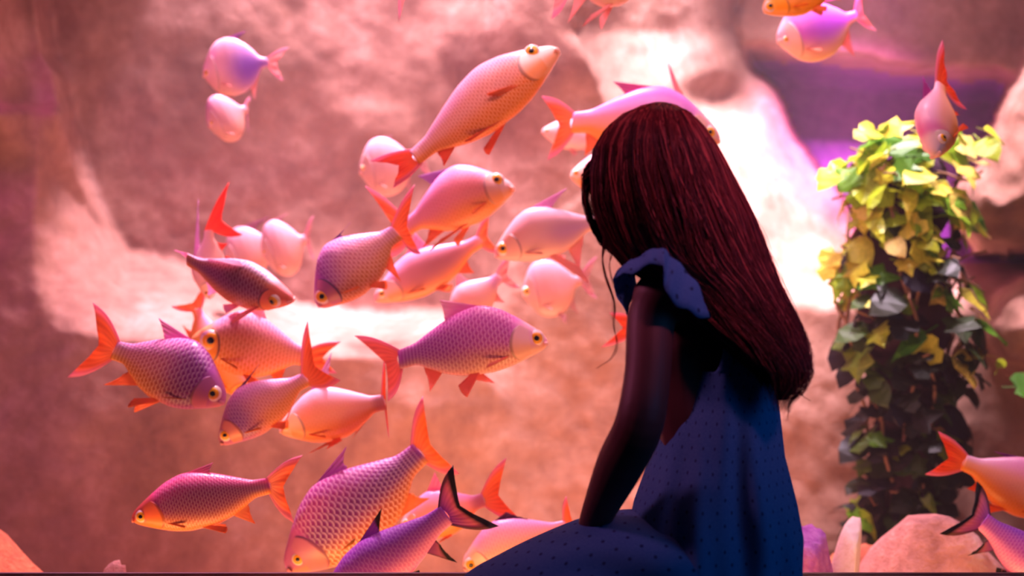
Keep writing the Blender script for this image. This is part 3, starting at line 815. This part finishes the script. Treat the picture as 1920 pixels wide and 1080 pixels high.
# ------------------------------------------------------------------ rocks on the tank floor
def rock(name, label, c, rad, mat, seed, cuts=(), rough=.18, sub=4, rotz=0.0, shear=(0, 0)):
    bm = bmesh.new(); bmesh.ops.create_icosphere(bm, subdivisions=sub, radius=1.0)
    vs = np.array([v.co[:] for v in bm.verts])
    n = fbm(vs[:, 0] * 1.3 + 9 + seed, vs[:, 1] * 1.3 + vs[:, 2] * 1.7 + 9, seed, 5) + .6 * fbm(vs[:, 2] * 2.2 + 5, vs[:, 0] * 2.2 + vs[:, 1] + 5, seed + 5, 5)
    vs = vs * (1 + rough * 1.6 * n)[:, None]
    for (nx, ny, nz, dd) in cuts:
        nn = np.array((nx, ny, nz), float); nn /= np.linalg.norm(nn)
        k = vs @ nn - dd
        vs = vs - np.where(k > 0, k * .94, 0)[:, None] * nn[None]
    vs = vs * np.array(rad)
    vs[:, 0] += shear[0] * vs[:, 2]; vs[:, 1] += shear[1] * vs[:, 2]
    ca, sa = math.cos(rotz), math.sin(rotz)
    x, y = vs[:, 0] * ca - vs[:, 1] * sa, vs[:, 0] * sa + vs[:, 1] * ca
    vs[:, 0], vs[:, 1] = x, y
    base = 0.02
    vs[:, 2] = np.maximum(vs[:, 2], base - c[2])
    for v, p in zip(bm.verts, vs): v.co = p
    me = bpy.data.meshes.new(name); bm.to_mesh(me); bm.free()
    me.polygons.foreach_set('use_smooth', [True] * len(me.polygons))
    o = link(name, me, mat); o.location = c
    tag(o, label, 'rock', 'rocks on the tank floor')
    return o

def rk(px, pytop, d, rx, ry, z0=.12):
    p = P(px, pytop, d); return (p.x, d, z0), (rx, ry, p.z - z0)

c, r = rk(-80, 950, 3.2, .36, .2)
rock('boulder', 'cracked orange boulder sloping down in the lower left corner', c, r, M['boulder_orange'], 3, cuts=[(.62, -.1, .62, .62), (-.2, -1, .25, .7)], rough=.2)
c, r = rk(186, 1056, 2.98, .062, .08)
rock('stone', 'small stone with a pale rim beside the orange boulder', c, r, M['boulder'], 5, cuts=[(0, -.3, 1, .8), (.9, -.3, .2, .6)], rough=.3, shear=(.1, 0))
c, r = rk(1752, 980, 3.30, .27, .2)
rock('boulder', 'broad pink boulder at the foot of the ivy column', c, r, M['boulder'], 8, cuts=[(0, -.8, .75, .72), (-.75, -.4, .6, .74), (.5, -.6, .7, .8)], rough=.22)
c, r = rk(1612, 1012, 3.78, .13, .14)
rock('boulder', 'reddish boulder between the white slab and the pink boulder', c, r, M['boulder_orange'], 12, cuts=[(0, -.7, .8, .8)], rough=.25)
c, r = rk(1522, 962, 3.15, .085, .12)
rock('stone', 'violet ridged rock right beside the girl\'s skirt', c, r, M['boulder_violet'], 15, cuts=[(-.3, -1, .2, .6), (.7, -.7, .3, .55), (0, -.2, 1, .86)], rough=.3)
c, r = rk(1568, 972, 3.22, .07, .10)
rock('slab', 'narrow white slab leaning on the violet rock', c, r, M['slab_pale'], 18, cuts=[(-.9, -.6, .1, .45), (.9, -.5, .3, .4), (0, -.2, 1, .92)], rough=.16, shear=(.13, 0))

# ------------------------------------------------------------------ ivy column: each leaf a part
def ivy_leaf(name, kind):
    """lobed leaf, folded along its midrib, 18 to 26 triangles"""
    if kind == 0:
        pts = [(0, 0), (.22, -.08), (.46, .10), (.36, .34), (.50, .56), (.24, .62), (0, 1.0)]
    elif kind == 1:
        pts = [(0, 0), (.25, .02), (.40, .24), (.42, .50), (.28, .78), (0, 1.05)]
    elif kind == 2:
        pts = [(0, 0), (.14, .05), (.22, .3), (.2, .62), (.1, .88), (0, 1.15)]
    else:
        pts = [(0, 0), (.3, -.14), (.5, .06), (.52, .34), (.3, .5), (.34, .72), (0, .92)]
    v = []; f = []
    n = len(pts)
    for sd in (1, -1):
        o = len(v)
        for i, (x, y) in enumerate(pts):
            yy = y; mid = (0.0, min(max(y, 0.02), .98), 0.05 * math.sin(3 * y))
            v.append((mid[0], mid[1], mid[2] - .12 * y * y))
            v.append((sd * x, yy, .16 * x + .05 * math.sin(9 * y + sd) - .18 * y * y))
        for i in range(n - 1):
            a = o + 2 * i
            q = (a, a + 1, a + 3, a + 2)
            f.append(q if sd > 0 else q[::-1])
    k = len(v)
    for x in (-.015, .015):
        v.append((x, .03, .0)); v.append((x, -.45, -.08))
    f.append((k, k + 2, k + 3, k + 1))
    me = mesh_from(name, v, f, smooth=False)
    me.materials.append(M['leaf'])
    return me
LEAVES = [ivy_leaf('leaf', k) for k in range(4)]
SHADED = []
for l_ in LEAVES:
    c_ = l_.copy(); c_.materials.clear(); c_.materials.append(M['leaf_shaded']); SHADED.append(c_)
plant = thing('ivy_column', 'tall column of yellow-green ivy leaves standing at the right of the tank', 'plant', tuple(P(1680, 540, 4.0)[:2]) + (0.02,))
pinv = Vector(plant.location)
cpy = [235, 262, 330, 420, 520, 600, 700, 800, 900, 985, 1020]
cl = [1690, 1632, 1572, 1588, 1552, 1558, 1604, 1606, 1618, 1622, 1632]
cr = [1770, 1800, 1808, 1806, 1816, 1822, 1806, 1788, 1772, 1726, 1700]
PD = 4.0
def col_pt(py, ph, k=1.0):
    l, r_ = np.interp(py, cpy, cl), np.interp(py, cpy, cr)
    c = (l + r_) / 2; a = (r_ - l) / 2 * k
    return P(c + a * math.cos(ph), py, PD) + Vector((0, a / F * PD * .9 * math.sin(ph), 0))
# trunk: a knotted post wrapped by vines
vs = []
for i in range(60):
    py = lerp(300, 1235, i / 59)
    for j in range(20):
        ph = j / 20 * 2 * math.pi
        p = col_pt(min(py, 1010), ph, .62 + .10 * math.sin(3 * ph + i * .5) + .06 * math.sin(i * 1.3 + j))
        p.z = max(.02, ZC - (py - 540) / F * PD)
        vs.append(p - pinv)
link('trunk', mesh_from('trunk', vs, grid_faces(60, 20, True) + [tuple(range(19, -1, -1))]), M['trunk'], plant)
def tube(pts, rad, sides=6):
    pts = [Vector(p) for p in pts]; v = []
    n = len(pts)
    for i, p in enumerate(pts):
        d = (pts[min(i + 1, n - 1)] - pts[max(i - 1, 0)]).normalized()
        u = d.cross(Vector((.31, .9, .28))); u.normalize(); w = d.cross(u)
        r_ = rad(i / (n - 1)) if callable(rad) else rad
        for j in range(sides):
            a = j / sides * 2 * math.pi
            v.append(p + (u * math.cos(a) + w * math.sin(a)) * r_)
    return v, grid_faces(n, sides, True)
for k in range(16):
    ph0 = R.uniform(0, 6.28); tw = R.uniform(-2, 2); y0 = R.uniform(260, 520); y1 = R.uniform(700, 1010)
    pts = [col_pt(lerp(y0, y1, i / 24), ph0 + tw * i / 24, .86 + .08 * math.sin(i * .9 + k)) - pinv for i in range(25)]
    v, f = tube(pts, .0055)
    link('vine', mesh_from('vine', v, f), M['stem'], plant)
for k in range(34):
    py = R.uniform(270, 1000); ph = R.uniform(math.pi, 2 * math.pi)
    a = col_pt(py, ph, .8) - pinv; b = col_pt(py + R.uniform(-30, 20), ph + R.uniform(-.5, .5), R.uniform(1.05, 1.3)) - pinv
    m = (a + b) / 2 + Vector((0, -.02, R.uniform(-.03, .03)))
    v, f = tube([a, (a + m) / 2 + Vector((0, 0, .004)), m, (m + b) / 2, b], .0035, 5)
    link('twig', mesh_from('twig', v, f), M['stem'], plant)
def leaf_at(pos, outw, size, k, parent, droop):
    o = bpy.data.objects.new('leaf', LEAVES[k]); COL.objects.link(o); o.parent = parent
    nrm = (outw * R.uniform(.5, 1.0) + Vector((R.uniform(-.6, .6), R.uniform(-.5, .3), R.uniform(.1, 1.0)))).normalized()
    tip = Vector((R.uniform(-1, 1), R.uniform(-.5, .3), -droop + R.uniform(-.7, .8)))
    tip = tip - nrm * tip.dot(nrm)
    if tip.length < .1: tip = Vector((1, 0, 0)) - nrm * nrm.x
    tip.normalize(); x = tip.cross(nrm)
    m = Matrix((x, tip, nrm)).transposed().to_4x4(); m = m @ Matrix.Diagonal((size, size, size, 1)); m.translation = pos
    o.matrix_local = m
    return o
stray = [(1770, 545, 1.1), (1845, 665, 0), (1872, 690, 0), (1905, 725, 0), (1850, 245, 0), (1838, 262, 0), (1612, 955, 0), (1600, 962, 0), (1630, 828, 0), (1556, 700, 9), (1822, 420, 0), (1815, 400, 0), (1640, 245, 0), (1598, 352, 0), (1575, 330, 0)]
cnt = 0
for (px, py, fl) in stray:
    if fl == 9: continue
    leaf_at(P(px, py, PD - .12) - pinv, Vector((0, -1, .3)), R.uniform(.07, .1), cnt % 4, plant, .4); cnt += 1
far = []
while cnt < 300:
    py = 250 + 760 * R.random() ** 1.12
    ph = R.uniform(math.pi * .98, math.pi * 2.02)
    k = R.uniform(.80, 1.04)
    p = col_pt(py, ph, k) - pinv
    o = leaf_at(p, Vector((math.cos(ph), math.sin(ph), .2)), R.uniform(.065, .125), R.randrange(4), plant, .5)
    if py > 430 and R.random() < (py - 360) / 420: o.data = SHADED[LEAVES.index(o.data)]
    cnt += 1
# leaves at the back of the column and deep between the front ones: joined
bm = bmesh.new(); inner_shaded = set()
for q in range(260):
    py = R.uniform(255, 1010); ph = R.uniform(0, math.pi) if q % 2 else R.uniform(math.pi, 2 * math.pi)
    k = R.uniform(.7, .95)
    o = leaf_at(col_pt(py, ph, k) - pinv, Vector((math.cos(ph), math.sin(ph), .2)), R.uniform(.05, .1), R.randrange(4), plant, .5)
    if py > 430 and R.random() < (py - 330) / 380: inner_shaded.add(q)
    me = o.data; m = o.matrix_local.copy(); bpy.data.objects.remove(o)
    idx = [bm.verts.new(m @ v.co) for v in me.vertices]
    for pl in me.polygons: bm.faces.new([idx[i] for i in pl.vertices]).material_index = int(q in inner_shaded)
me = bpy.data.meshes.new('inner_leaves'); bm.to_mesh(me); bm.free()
o = link('inner_leaves', me, M['leaf'], plant); me.materials.append(M['leaf_shaded']); o['kind'] = 'stuff'

# ------------------------------------------------------------------ the girl
step = structure(box('kneeling_step_1', (-0.45, 1.86, 0.0), (1.1, 2.50, 0.36), M['bench'], bevel=.01))  # unseen step put in to support the kneeling girl
person = thing('person', 'girl with long reddish hair in a blue dotted dress, kneeling before the tank glass', 'person', (P(1330, 1150, 2.27).x, 2.27, .36))
po = Vector(person.location)
fwd = Vector((-.76, .65, 0)).normalized(); left = Vector((-fwd.y, fwd.x, 0)) ; upv = Vector((0, 0, 1))
BV, BF = [], []
def add(v, f):
    o = len(BV); BV.extend([Vector(p) for p in v]); BF.extend([tuple(i + o for i in q) for q in f])
def catmull(pts, n):
    out = []
    P_ = [np.array(p, float) for p in pts]; P_ = [2 * P_[0] - P_[1]] + P_ + [2 * P_[-1] - P_[-2]]
    for i in range(1, len(P_) - 2):
        for s in range(n):
            t = s / n
            out.append(.5 * ((2 * P_[i]) + (-P_[i-1] + P_[i+1]) * t + (2 * P_[i-1] - 5 * P_[i] + 4 * P_[i+1] - P_[i+2]) * t * t + (-P_[i-1] + 3 * P_[i] - 3 * P_[i+1] + P_[i+2]) * t ** 3))
    out.append(P_[-2])
    return out
def limb(nodes, n=6, sides=16, flat=None):
    """nodes: (point, radius); closed, round-ended, tapering"""
    st = catmull([(*p, r) for p, r in nodes], n)
    pts = [Vector(q[:3]) for q in st]; rs = [max(.003, q[3]) for q in st]
    d0 = (pts[1] - pts[0]).normalized(); d1 = (pts[-1] - pts[-2]).normalized()
    cap0 = [(pts[0] - d0 * rs[0] * math.sin(a), rs[0] * math.cos(a)) for a in (1.45, 1.1, .7, .35)]
    cap1 = [(pts[-1] + d1 * rs[-1] * math.sin(a), rs[-1] * math.cos(a)) for a in (.35, .7, 1.1, 1.45)]
    allp = [c[0] for c in cap0] + pts + [c[0] for c in cap1]; allr = [c[1] for c in cap0] + rs + [c[1] for c in cap1]
    v = []; N = len(allp)
    for i in range(N):
        d = (allp[min(i + 1, N - 1)] - allp[max(i - 1, 0)]).normalized()
        u = (left - d * left.dot(d)); u.normalize(); w = d.cross(u)
        for j in range(sides):
            a = j / sides * 2 * math.pi
            ku, kw = flat or (1, 1)
            v.append(allp[i] + (u * math.cos(a) * ku + w * math.sin(a) * kw) * allr[i])
    f = grid_faces(N, sides, True) + [tuple(range(sides - 1, -1, -1)), tuple((N - 1) * sides + j for j in range(sides))]
    add(v, f)
# trunk
limb([(P(1345, 1085, 2.28), .105), (P(1338, 980, 2.29), .088), (P(1330, 860, 2.295), .078), (P(1318, 740, 2.295), .088), (P(1305, 630, 2.285), .088), (P(1290, 560, 2.27), .068)], flat=(1.30, .92))
limb([(P(1288, 560, 2.26), .05), (P(1266, 500, 2.23), .043), (P(1246, 430, 2.21), .042)])
limb([(P(1240, 560, 2.165), .050), (P(1300, 540, 2.25), .055), (P(1378, 560, 2.38), .050)])
# left arm, seen
limb([(P(1240, 560, 2.165), .044), (P(1221, 600, 2.14), .041), (P(1214, 700, 2.10), .0385), (P(1198, 796, 2.08), .0405), (P(1163, 870, 2.15), .0405), (P(1126, 950, 2.23), .031), (P(1112, 985, 2.27), .027)])
# right arm, on the far side of the body
limb([(P(1378, 565, 2.38), .044), (P(1400, 690, 2.44), .037), (P(1385, 800, 2.47), .036), (P(1290, 900, 2.47), .033), (P(1215, 965, 2.45), .025)])
def hand(w, d, nrm, side, s=1.0):
    """palm, four unequal bent fingers, thumb from the side of the palm"""
    d = d.normalized(); nrm = (nrm - d * nrm.dot(d)).normalized(); x = d.cross(nrm) * side
    limb([(w - d * .01, .024 * s), (w + d * .03 * s, .027 * s), (w + d * .065 * s, .028 * s)], flat=(1, .62))
    for off, ln in ((-.027, .058), (-.009, .070), (.009, .074), (.027, .066)):
        k = w + d * .072 * s + x * off * s
        limb([(w + d * .045 * s + x * off * .8 * s, .010 * s), (k, .0095 * s), (k + d * ln * .45 * s - nrm * .010 * s, .0085 * s), (k + d * ln * .75 * s - nrm * .026 * s, .0078 * s), (k + d * ln * .92 * s - nrm * .044 * s, .0068 * s)], n=4, sides=10)
    b = w + d * .018 * s + x * .024 * s
    limb([(b, .012 * s), (b + d * .022 * s + x * .020 * s, .0105 * s), (b + d * .045 * s + x * .026 * s - nrm * .008 * s, .009 * s), (b + d * .062 * s + x * .024 * s - nrm * .018 * s, .0075 * s)], n=4, sides=10)
hand(P(1110, 990, 2.275), P(1085, 1030, 2.42) - P(1110, 990, 2.275), Vector((-.2, .3, 1)), 1, .92)
hand(P(1215, 965, 2.45), Vector((-.8, .1, -.45)), Vector((-.3, .1, 1)), -1, .92)
# folded legs
for (hp, kn, an, toe) in ((P(1290, 1110, 2.20), P(930, 1165, 2.24), P(1270, 1262, 2.17), P(1400, 1290, 2.17)), (P(1385, 1110, 2.38), P(1050, 1165, 2.42), P(1370, 1258, 2.36), P(1490, 1285, 2.36))):
    limb([(hp, .085), (lerp(hp, kn, .5), .076), (kn, .056)])
    limb([(kn, .054), (lerp(kn, an, .4) , .050), (an, .034)])
    limb([(an, .034), (lerp(an, toe, .5), .030), (toe, .018)])
# head with a face, turned towards the fish
hc = P(1226, 345, 2.205); tilt = math.radians(14)
hf = (fwd * math.cos(tilt) - upv * math.sin(tilt)); hu = (upv * math.cos(tilt) + fwd * math.sin(tilt))
vs = []; nr, ns = 44, 64
for i in range(nr):
    a = lerp(-math.pi / 2 + .02, math.pi / 2 - .02, i / (nr - 1))
    for j in range(ns):
        b = j / ns * 2 * math.pi
        cx, sx, zz = math.cos(a) * math.cos(b), math.cos(a) * math.sin(b), math.sin(a)
        fx = .092 * cx; lx = .071 * sx; ux = .108 * zz
        if zz < 0: lx *= 1 - .32 * zz * zz - .1 * abs(zz); fx *= (1 - .22 * zz * zz) if cx > 0 else (1 - .45 * zz * zz)
        if cx > 0:
            g = lambda y0, z0, sy, sz: math.exp(-((lx - y0) / sy) ** 2 - ((ux - z0) / sz) ** 2)
            fx += .020 * g(0, -.018, .011, .016) + .010 * g(0, .002, .009, .022)          # nose
            fx += .006 * g(0, -.052, .018, .006) + .005 * g(0, -.064, .016, .006)          # lips
            fx += .008 * g(0, -.088, .02, .014) + .004 * g(0, .03, .05, .012)              # chin, brow
            fx -= .011 * (g(.030, .008, .014, .010) + g(-.030, .008, .014, .010))           # eye sockets
        vs.append(hc + hf * fx + left * lx + hu * ux)
add(vs, grid_faces(nr, ns, True) + [tuple(range(ns - 1, -1, -1)), tuple((nr - 1) * ns + j for j in range(ns))])
for sd in (1, -1):                                                                        # ears
    e = hc + left * (.070 * sd) - hf * .004 - hu * .004
    limb([(e - hu * .026 + hf * .004, .006), (e - hu * .008 + left * .010 * sd - hf * .006, .010), (e + hu * .016 + left * .012 * sd - hf * .010, .011), (e + hu * .028 + left * .006 * sd - hf * .004, .007)], n=4, sides=10)
raw = bpy.data.objects.new('body', mesh_from('body', [p - po for p in BV], BF))
COL.objects.link(raw)
rm = raw.modifiers.new('remesh', 'REMESH'); rm.mode = 'VOXEL'; rm.voxel_size = .0045; rm.use_smooth_shade = True
sm = raw.modifiers.new('smooth', 'SMOOTH'); sm.factor = .5; sm.iterations = 4
dg = bpy.context.evaluated_depsgraph_get(); dg.update()
body_me = bpy.data.meshes.new_from_object(raw.evaluated_get(dg)); body_me.name = 'body'
bpy.data.objects.remove(raw)
body_me.materials.clear(); body_me.materials.append(M['skin'])
body_me.polygons.foreach_set('use_smooth', [True] * len(body_me.polygons))
link('body', body_me, None, person)
for sd in (1, -1):
    e = hc + hf * .070 + left * (.030 * sd) + hu * .008 - po
    eo = link('eye', EYE, None, person, e); eo.scale = (.0115,) * 3
    ir = link('iris', PUP, None, eo, hf * .62); ir.scale = (.48,) * 3

# --- dress: bodice and skirt, one cloth with folds running down
py_s = np.array([598, 640, 690, 760, 850, 940, 1000, 1080, 1160, 1230])
l_s = np.array([1262, 1262, 1262, 1250, 1228, 1196, 1183, 1172, 1160, 1150])
r_s = np.array([1432, 1436, 1445, 1455, 1465, 1489, 1501, 1498, 1500, 1500])
b_s = np.array([.112, .114, .118, .122, .132, .150, .160, .172, .175, .175])
def dress_pt(py, a, k=1.0):
    l, r_, b = np.interp(py, py_s, l_s), np.interp(py, py_s, r_s), np.interp(py, py_s, b_s)
    ramp = smooth(700, 1050, py)
    fold = (.055 * math.sin(9 * a + 2.1 + py * .004) + .032 * math.sin(15 * a - py * .006) + .036 * math.sin(6 * a - py * .013 + 1)) * (.3 + .9 * ramp)
    side = .25 + .75 * abs(math.sin(a))                    # folds flatten out at the outline
    q = k * (1 + fold * side)
    return P((l + r_) / 2 + (r_ - l) / 2 * math.cos(a) * (1 + .25 * fold), py, 2.29) + Vector((0, b * math.sin(a) * q, 0))
NV, NA = 90, 160
vs = []; uv = []
for i in range(NV):
    for j in range(NA + 1):
        a = j / NA * 2 * math.pi
        # back neckline: scooped on the side of the visible arm
        sc_ = smooth(.1, -.35, math.cos(a)) * (1 if math.sin(a) < .3 else .6)
        top = lerp(604, 690, sc_)
        py = lerp(top, 1228, i / (NV - 1))
        vs.append(dress_pt(py, a) - po)
        uv.append((a * 5.6, (py - 540) / 44.0, 0))
dm = mesh_from('dress', vs, grid_faces(NV, NA + 1)); set_attr(dm, 'suv', 'FLOAT_VECTOR', uv)
dress = link('dress', dm, M['cloth'], person)
so = dress.modifiers.new('cloth', 'SOLIDIFY'); so.thickness = .0025
# skirt spread over the thighs
st = [(1330, 1090, 124, .15), (1240, 1080, 120, .17), (1165, 1079, 118, .175), (1090, 1090, 114, .17), (1000, 1122, 111, .165), (930, 1150, 103, .155), (875, 1172, 92, .135), (840, 1188, 66, .10), (826, 1196, 30, .05), (823, 1198, 4, .01)]
ss = catmull(st, 8)
vs = []; uv = []; nb = 90
arc_ = 0
for i, (px, py, rr, bb) in enumerate(ss):
    s = i / (len(ss) - 1)
    for j in range(nb + 1):
        a = j / nb * 2 * math.pi
        fold = .07 * math.sin(5 * a + 11 * s) + .05 * math.sin(17 * s + 2.2 * a) * (1 - s)
        fold *= (.15 + .85 * smooth(.95, .5, math.sin(a)))
        q = 1 + fold
        p = P(px, py - rr * math.sin(a) * q, 2.28) + Vector((0, bb * math.cos(a) * q, 0))
        p.z = max(p.z, .363)
        vs.append(p - po); uv.append((px / 44.0, a * 3.1, 0))
sk = mesh_from('skirt', vs, grid_faces(len(ss), nb + 1)); set_attr(sk, 'suv', 'FLOAT_VECTOR', uv)
link('skirt', sk, M['cloth'], person)
# shoulder strap at the back
pts = [P(1356, 700, 2.165), P(1366, 660, 2.163), P(1364, 620, 2.168), P(1350, 560, 2.18), P(1325, 505, 2.20)]
vs = []; uv = []
cs = catmull(pts, 6)
for i, c in enumerate(cs):
    for j, o in enumerate((-.011, -.004, .004, .011)):
        vs.append(Vector(c) + Vector((o, -.004 - .003 * (j in (1, 2)), 0)) - po); uv.append((j * .3, i * .25, 0))
sm_ = mesh_from('strap', vs, grid_faces(len(cs), 4)); set_attr(sm_, 'suv', 'FLOAT_VECTOR', uv)
sto = link('strap', sm_, M['cloth'], person); sto.modifiers.new('c', 'SOLIDIFY').thickness = .003
# flutter sleeve standing off the shoulder
top = [P(1200, 560, 2.235), P(1190, 515, 2.225), P(1214, 486, 2.195), P(1246, 468, 2.165), P(1290, 478, 2.15), P(1335, 520, 2.16), P(1362, 575, 2.18)]
hem = [P(1176, 594, 2.225), P(1149, 526, 2.195), P(1182, 512, 2.095), P(1240, 494, 2.055), P(1252, 552, 2.05), P(1300, 588, 2.085), P(1352, 604, 2.14)]
A_, B_ = catmull(top, 9), catmull(hem, 9)
vs = []; uv = []
for i, (a, b) in enumerate(zip(A_, B_)):
    a, b = Vector(a), Vector(b)
    for j in range(9):
        t = j / 8
        p = a.lerp(b, t) + Vector((-.006, -.016, .014)) * math.sin(math.pi * t) + Vector((0, -.004, .003)) * (math.sin(i * .9) * t)
        vs.append(p - po); uv.append((i * .14, j * .28, 0))
rf = mesh_from('sleeve_ruffle', vs, grid_faces(len(A_), 9)); set_attr(rf, 'suv', 'FLOAT_VECTOR', uv)
rfo = link('sleeve_ruffle', rf, M['cloth'], person); rfo.modifiers.new('c', 'SOLIDIFY').thickness = .002

# --- hair: a dark mass with thousands of strands over it
hy = [193, 200, 215, 240, 280, 330, 380, 420, 460, 500, 540, 580, 620, 660, 700, 730, 756]
hl = [1226, 1200, 1168, 1139, 1117, 1109, 1111, 1122, 1140, 1172, 1236, 1278, 1326, 1378, 1424, 1444, 1452]
hr = [1244, 1268, 1294, 1316, 1342, 1368, 1394, 1413, 1428, 1444, 1459, 1478, 1496, 1509, 1513, 1500, 1474]
hd = [2.20, 2.20, 2.20, 2.20, 2.20, 2.20, 2.20, 2.20, 2.20, 2.195, 2.185, 2.17, 2.155, 2.145, 2.14, 2.14, 2.14]
hb = [.012, .040, .070, .094, .112, .120, .122, .120, .114, .100, .084, .070, .060, .052, .042, .030, .016]
def hair_pt(py, ph, k=1.0):
    l, r_ = np.interp(py, hy, hl), np.interp(py, hy, hr)
    return P((l + r_) / 2 + (r_ - l) / 2 * k * math.cos(ph), py, np.interp(py, hy, hd)) + Vector((0, np.interp(py, hy, hb) * k * math.sin(ph), 0))
vs = []
for i in range(90):
    py = lerp(193, 750, (i / 89) ** 1.15)
    for j in range(64):
        ph = j / 64 * 2 * math.pi
        k = .955 - .35 * smooth(680, 750, py) + .018 * math.sin(23 * ph + py * .015) + .012 * math.sin(41 * ph - py * .02)
        # the face is left free of the mass
        p = hair_pt(py, ph, k)
        face = (p - hc).normalized().dot(hf) if py > 300 else -1
        if face > .55 and py < 520: p = p.lerp(hc, min(.6, (face - .55) * 2.0))
        vs.append(p - po)
hair = link('hair', mesh_from('hair', vs, grid_faces(90, 64, True) + [tuple(range(63, -1, -1)), tuple(89 * 64 + j for j in range(64))]), M['hair_base'], person)
SV, SF, SCOL = [], [], []
def strand(pts, r0, col):
    base = len(SV); n = len(pts)
    for i, p in enumerate(pts):
        d = (pts[min(i + 1, n - 1)] - pts[max(i - 1, 0)]).normalized()
        u = d.cross(Vector((.2, 1, .1))).normalized(); w = d.cross(u)
        r_ = r0 * (1 - .75 * (i / (n - 1)) ** 2)
        for a in (0, 2.094, 4.189):
            SV.append(p + (u * math.cos(a) + w * math.sin(a)) * r_); SCOL.append((*col, 1))
    for i in range(n - 1):
        for j in range(3):
            a = base + 3 * i + j; b = base + 3 * i + (j + 1) % 3
            SF.append((a, b, b + 3, a + 3))
cA, cB, cC = np.array(hx('#3a181c')), np.array(hx('#8a3c3a')), np.array(hx('#c06058'))
clumps = []
for q in range(230):
    ph = R.uniform(math.pi * .93, math.pi * 2.07) if q % 6 else R.uniform(0, math.pi)
    clumps.append((ph, R.uniform(-.34, .30), R.uniform(.0, 6.28), R.uniform(.985, 1.03), R.random(), R.uniform(660, 765)))
for q in range(3000):
    ph, drift, wv, kk, cc, yend = clumps[q % len(clumps)]
    ph0 = ph + R.gauss(0, .035); k0 = kk + R.gauss(0, .010)
    y0 = 194 + 40 * R.random() ** 2 if R.random() < .75 else R.uniform(230, 480)
    y1 = min(772, yend + R.uniform(-110, 20))
    n = 26; pts = []
    w2 = R.uniform(0, 6.28); am = R.uniform(.003, .014)
    for i in range(n):
        s = i / (n - 1); py = lerp(y0, y1, s)
        low = smooth(430, 700, py)
        a = ph0 + drift * s + (.09 * math.sin(wv + py * .019) + .06 * math.sin(w2 + py * .028)) * (.35 + 1.2 * low)
        p = hair_pt(py, a, k0 + .03 * low * math.sin(w2 + py * .02))
        if (p - hc).normalized().dot(hf) > .72 and 300 < py < 520: p = p + left * .02
        p = p + Vector((math.sin(w2 + py * .022), 0, 0)) * am * low
        pts.append(p - po)
    m = min(1, max(0, cc * .75 + R.gauss(0, .18)))
    col = cA * (1 - m) + cB * m if R.random() < .86 else cC
    strand(pts, R.uniform(.0005, .0011), tuple(col))
# flyaway hairs down the right side and curled ends
for q in range(90):
    y0 = R.uniform(330, 640); y1 = min(790, y0 + R.uniform(120, 260)); w2 = R.uniform(0, 6.28); out = R.uniform(4, 20)
    pts = []
    for i in range(18):
        s = i / 17; py = lerp(y0, y1, s)
        l, r_ = np.interp(py, hy, hl), np.interp(py, hy, hr)
        pts.append(P(r_ - 6 + out * math.sin(math.pi * min(1, s * .8)) + 4 * math.sin(w2 + s * 5), py, np.interp(py, hy, hd) - R.uniform(0, .002)) - po)
    strand(pts, .0005, tuple(cC if q % 3 else cB))
for wisp in ([(1128, 405), (1133, 440), (1128, 480), (1136, 520), (1152, 570), (1151, 610), (1157, 645), (1146, 672), (1118, 691)],
             [(1130, 405), (1137, 450), (1131, 490), (1140, 530), (1150, 560), (1147, 600)],
             [(1134, 420), (1146, 470), (1143, 500), (1152, 540)], [(1126, 390), (1124, 410), (1130, 428)], [(1122, 370), (1117, 395), (1126, 415)],
             [(1455, 740), (1490, 735), (1520, 752)], [(1500, 700), (1512, 720), (1502, 742)], [(1490, 640), (1514, 660), (1519, 672)]):
    for rep_ in range(4):
        cs = catmull([(*P(x + R.uniform(-2.5, 2.5), y, 2.17 + .01 * rep_ * .3),) for x, y in wisp], 6)
        strand([Vector(c) - po for c in cs], .0008, tuple(cA if rep_ % 2 else cB))
hm_ = mesh_from('hair_strands', SV, SF); set_attr(hm_, 'Col', 'FLOAT_COLOR', SCOL)
hs = link('hair_strands', hm_, M['hair'], hair); hs['kind'] = 'stuff'
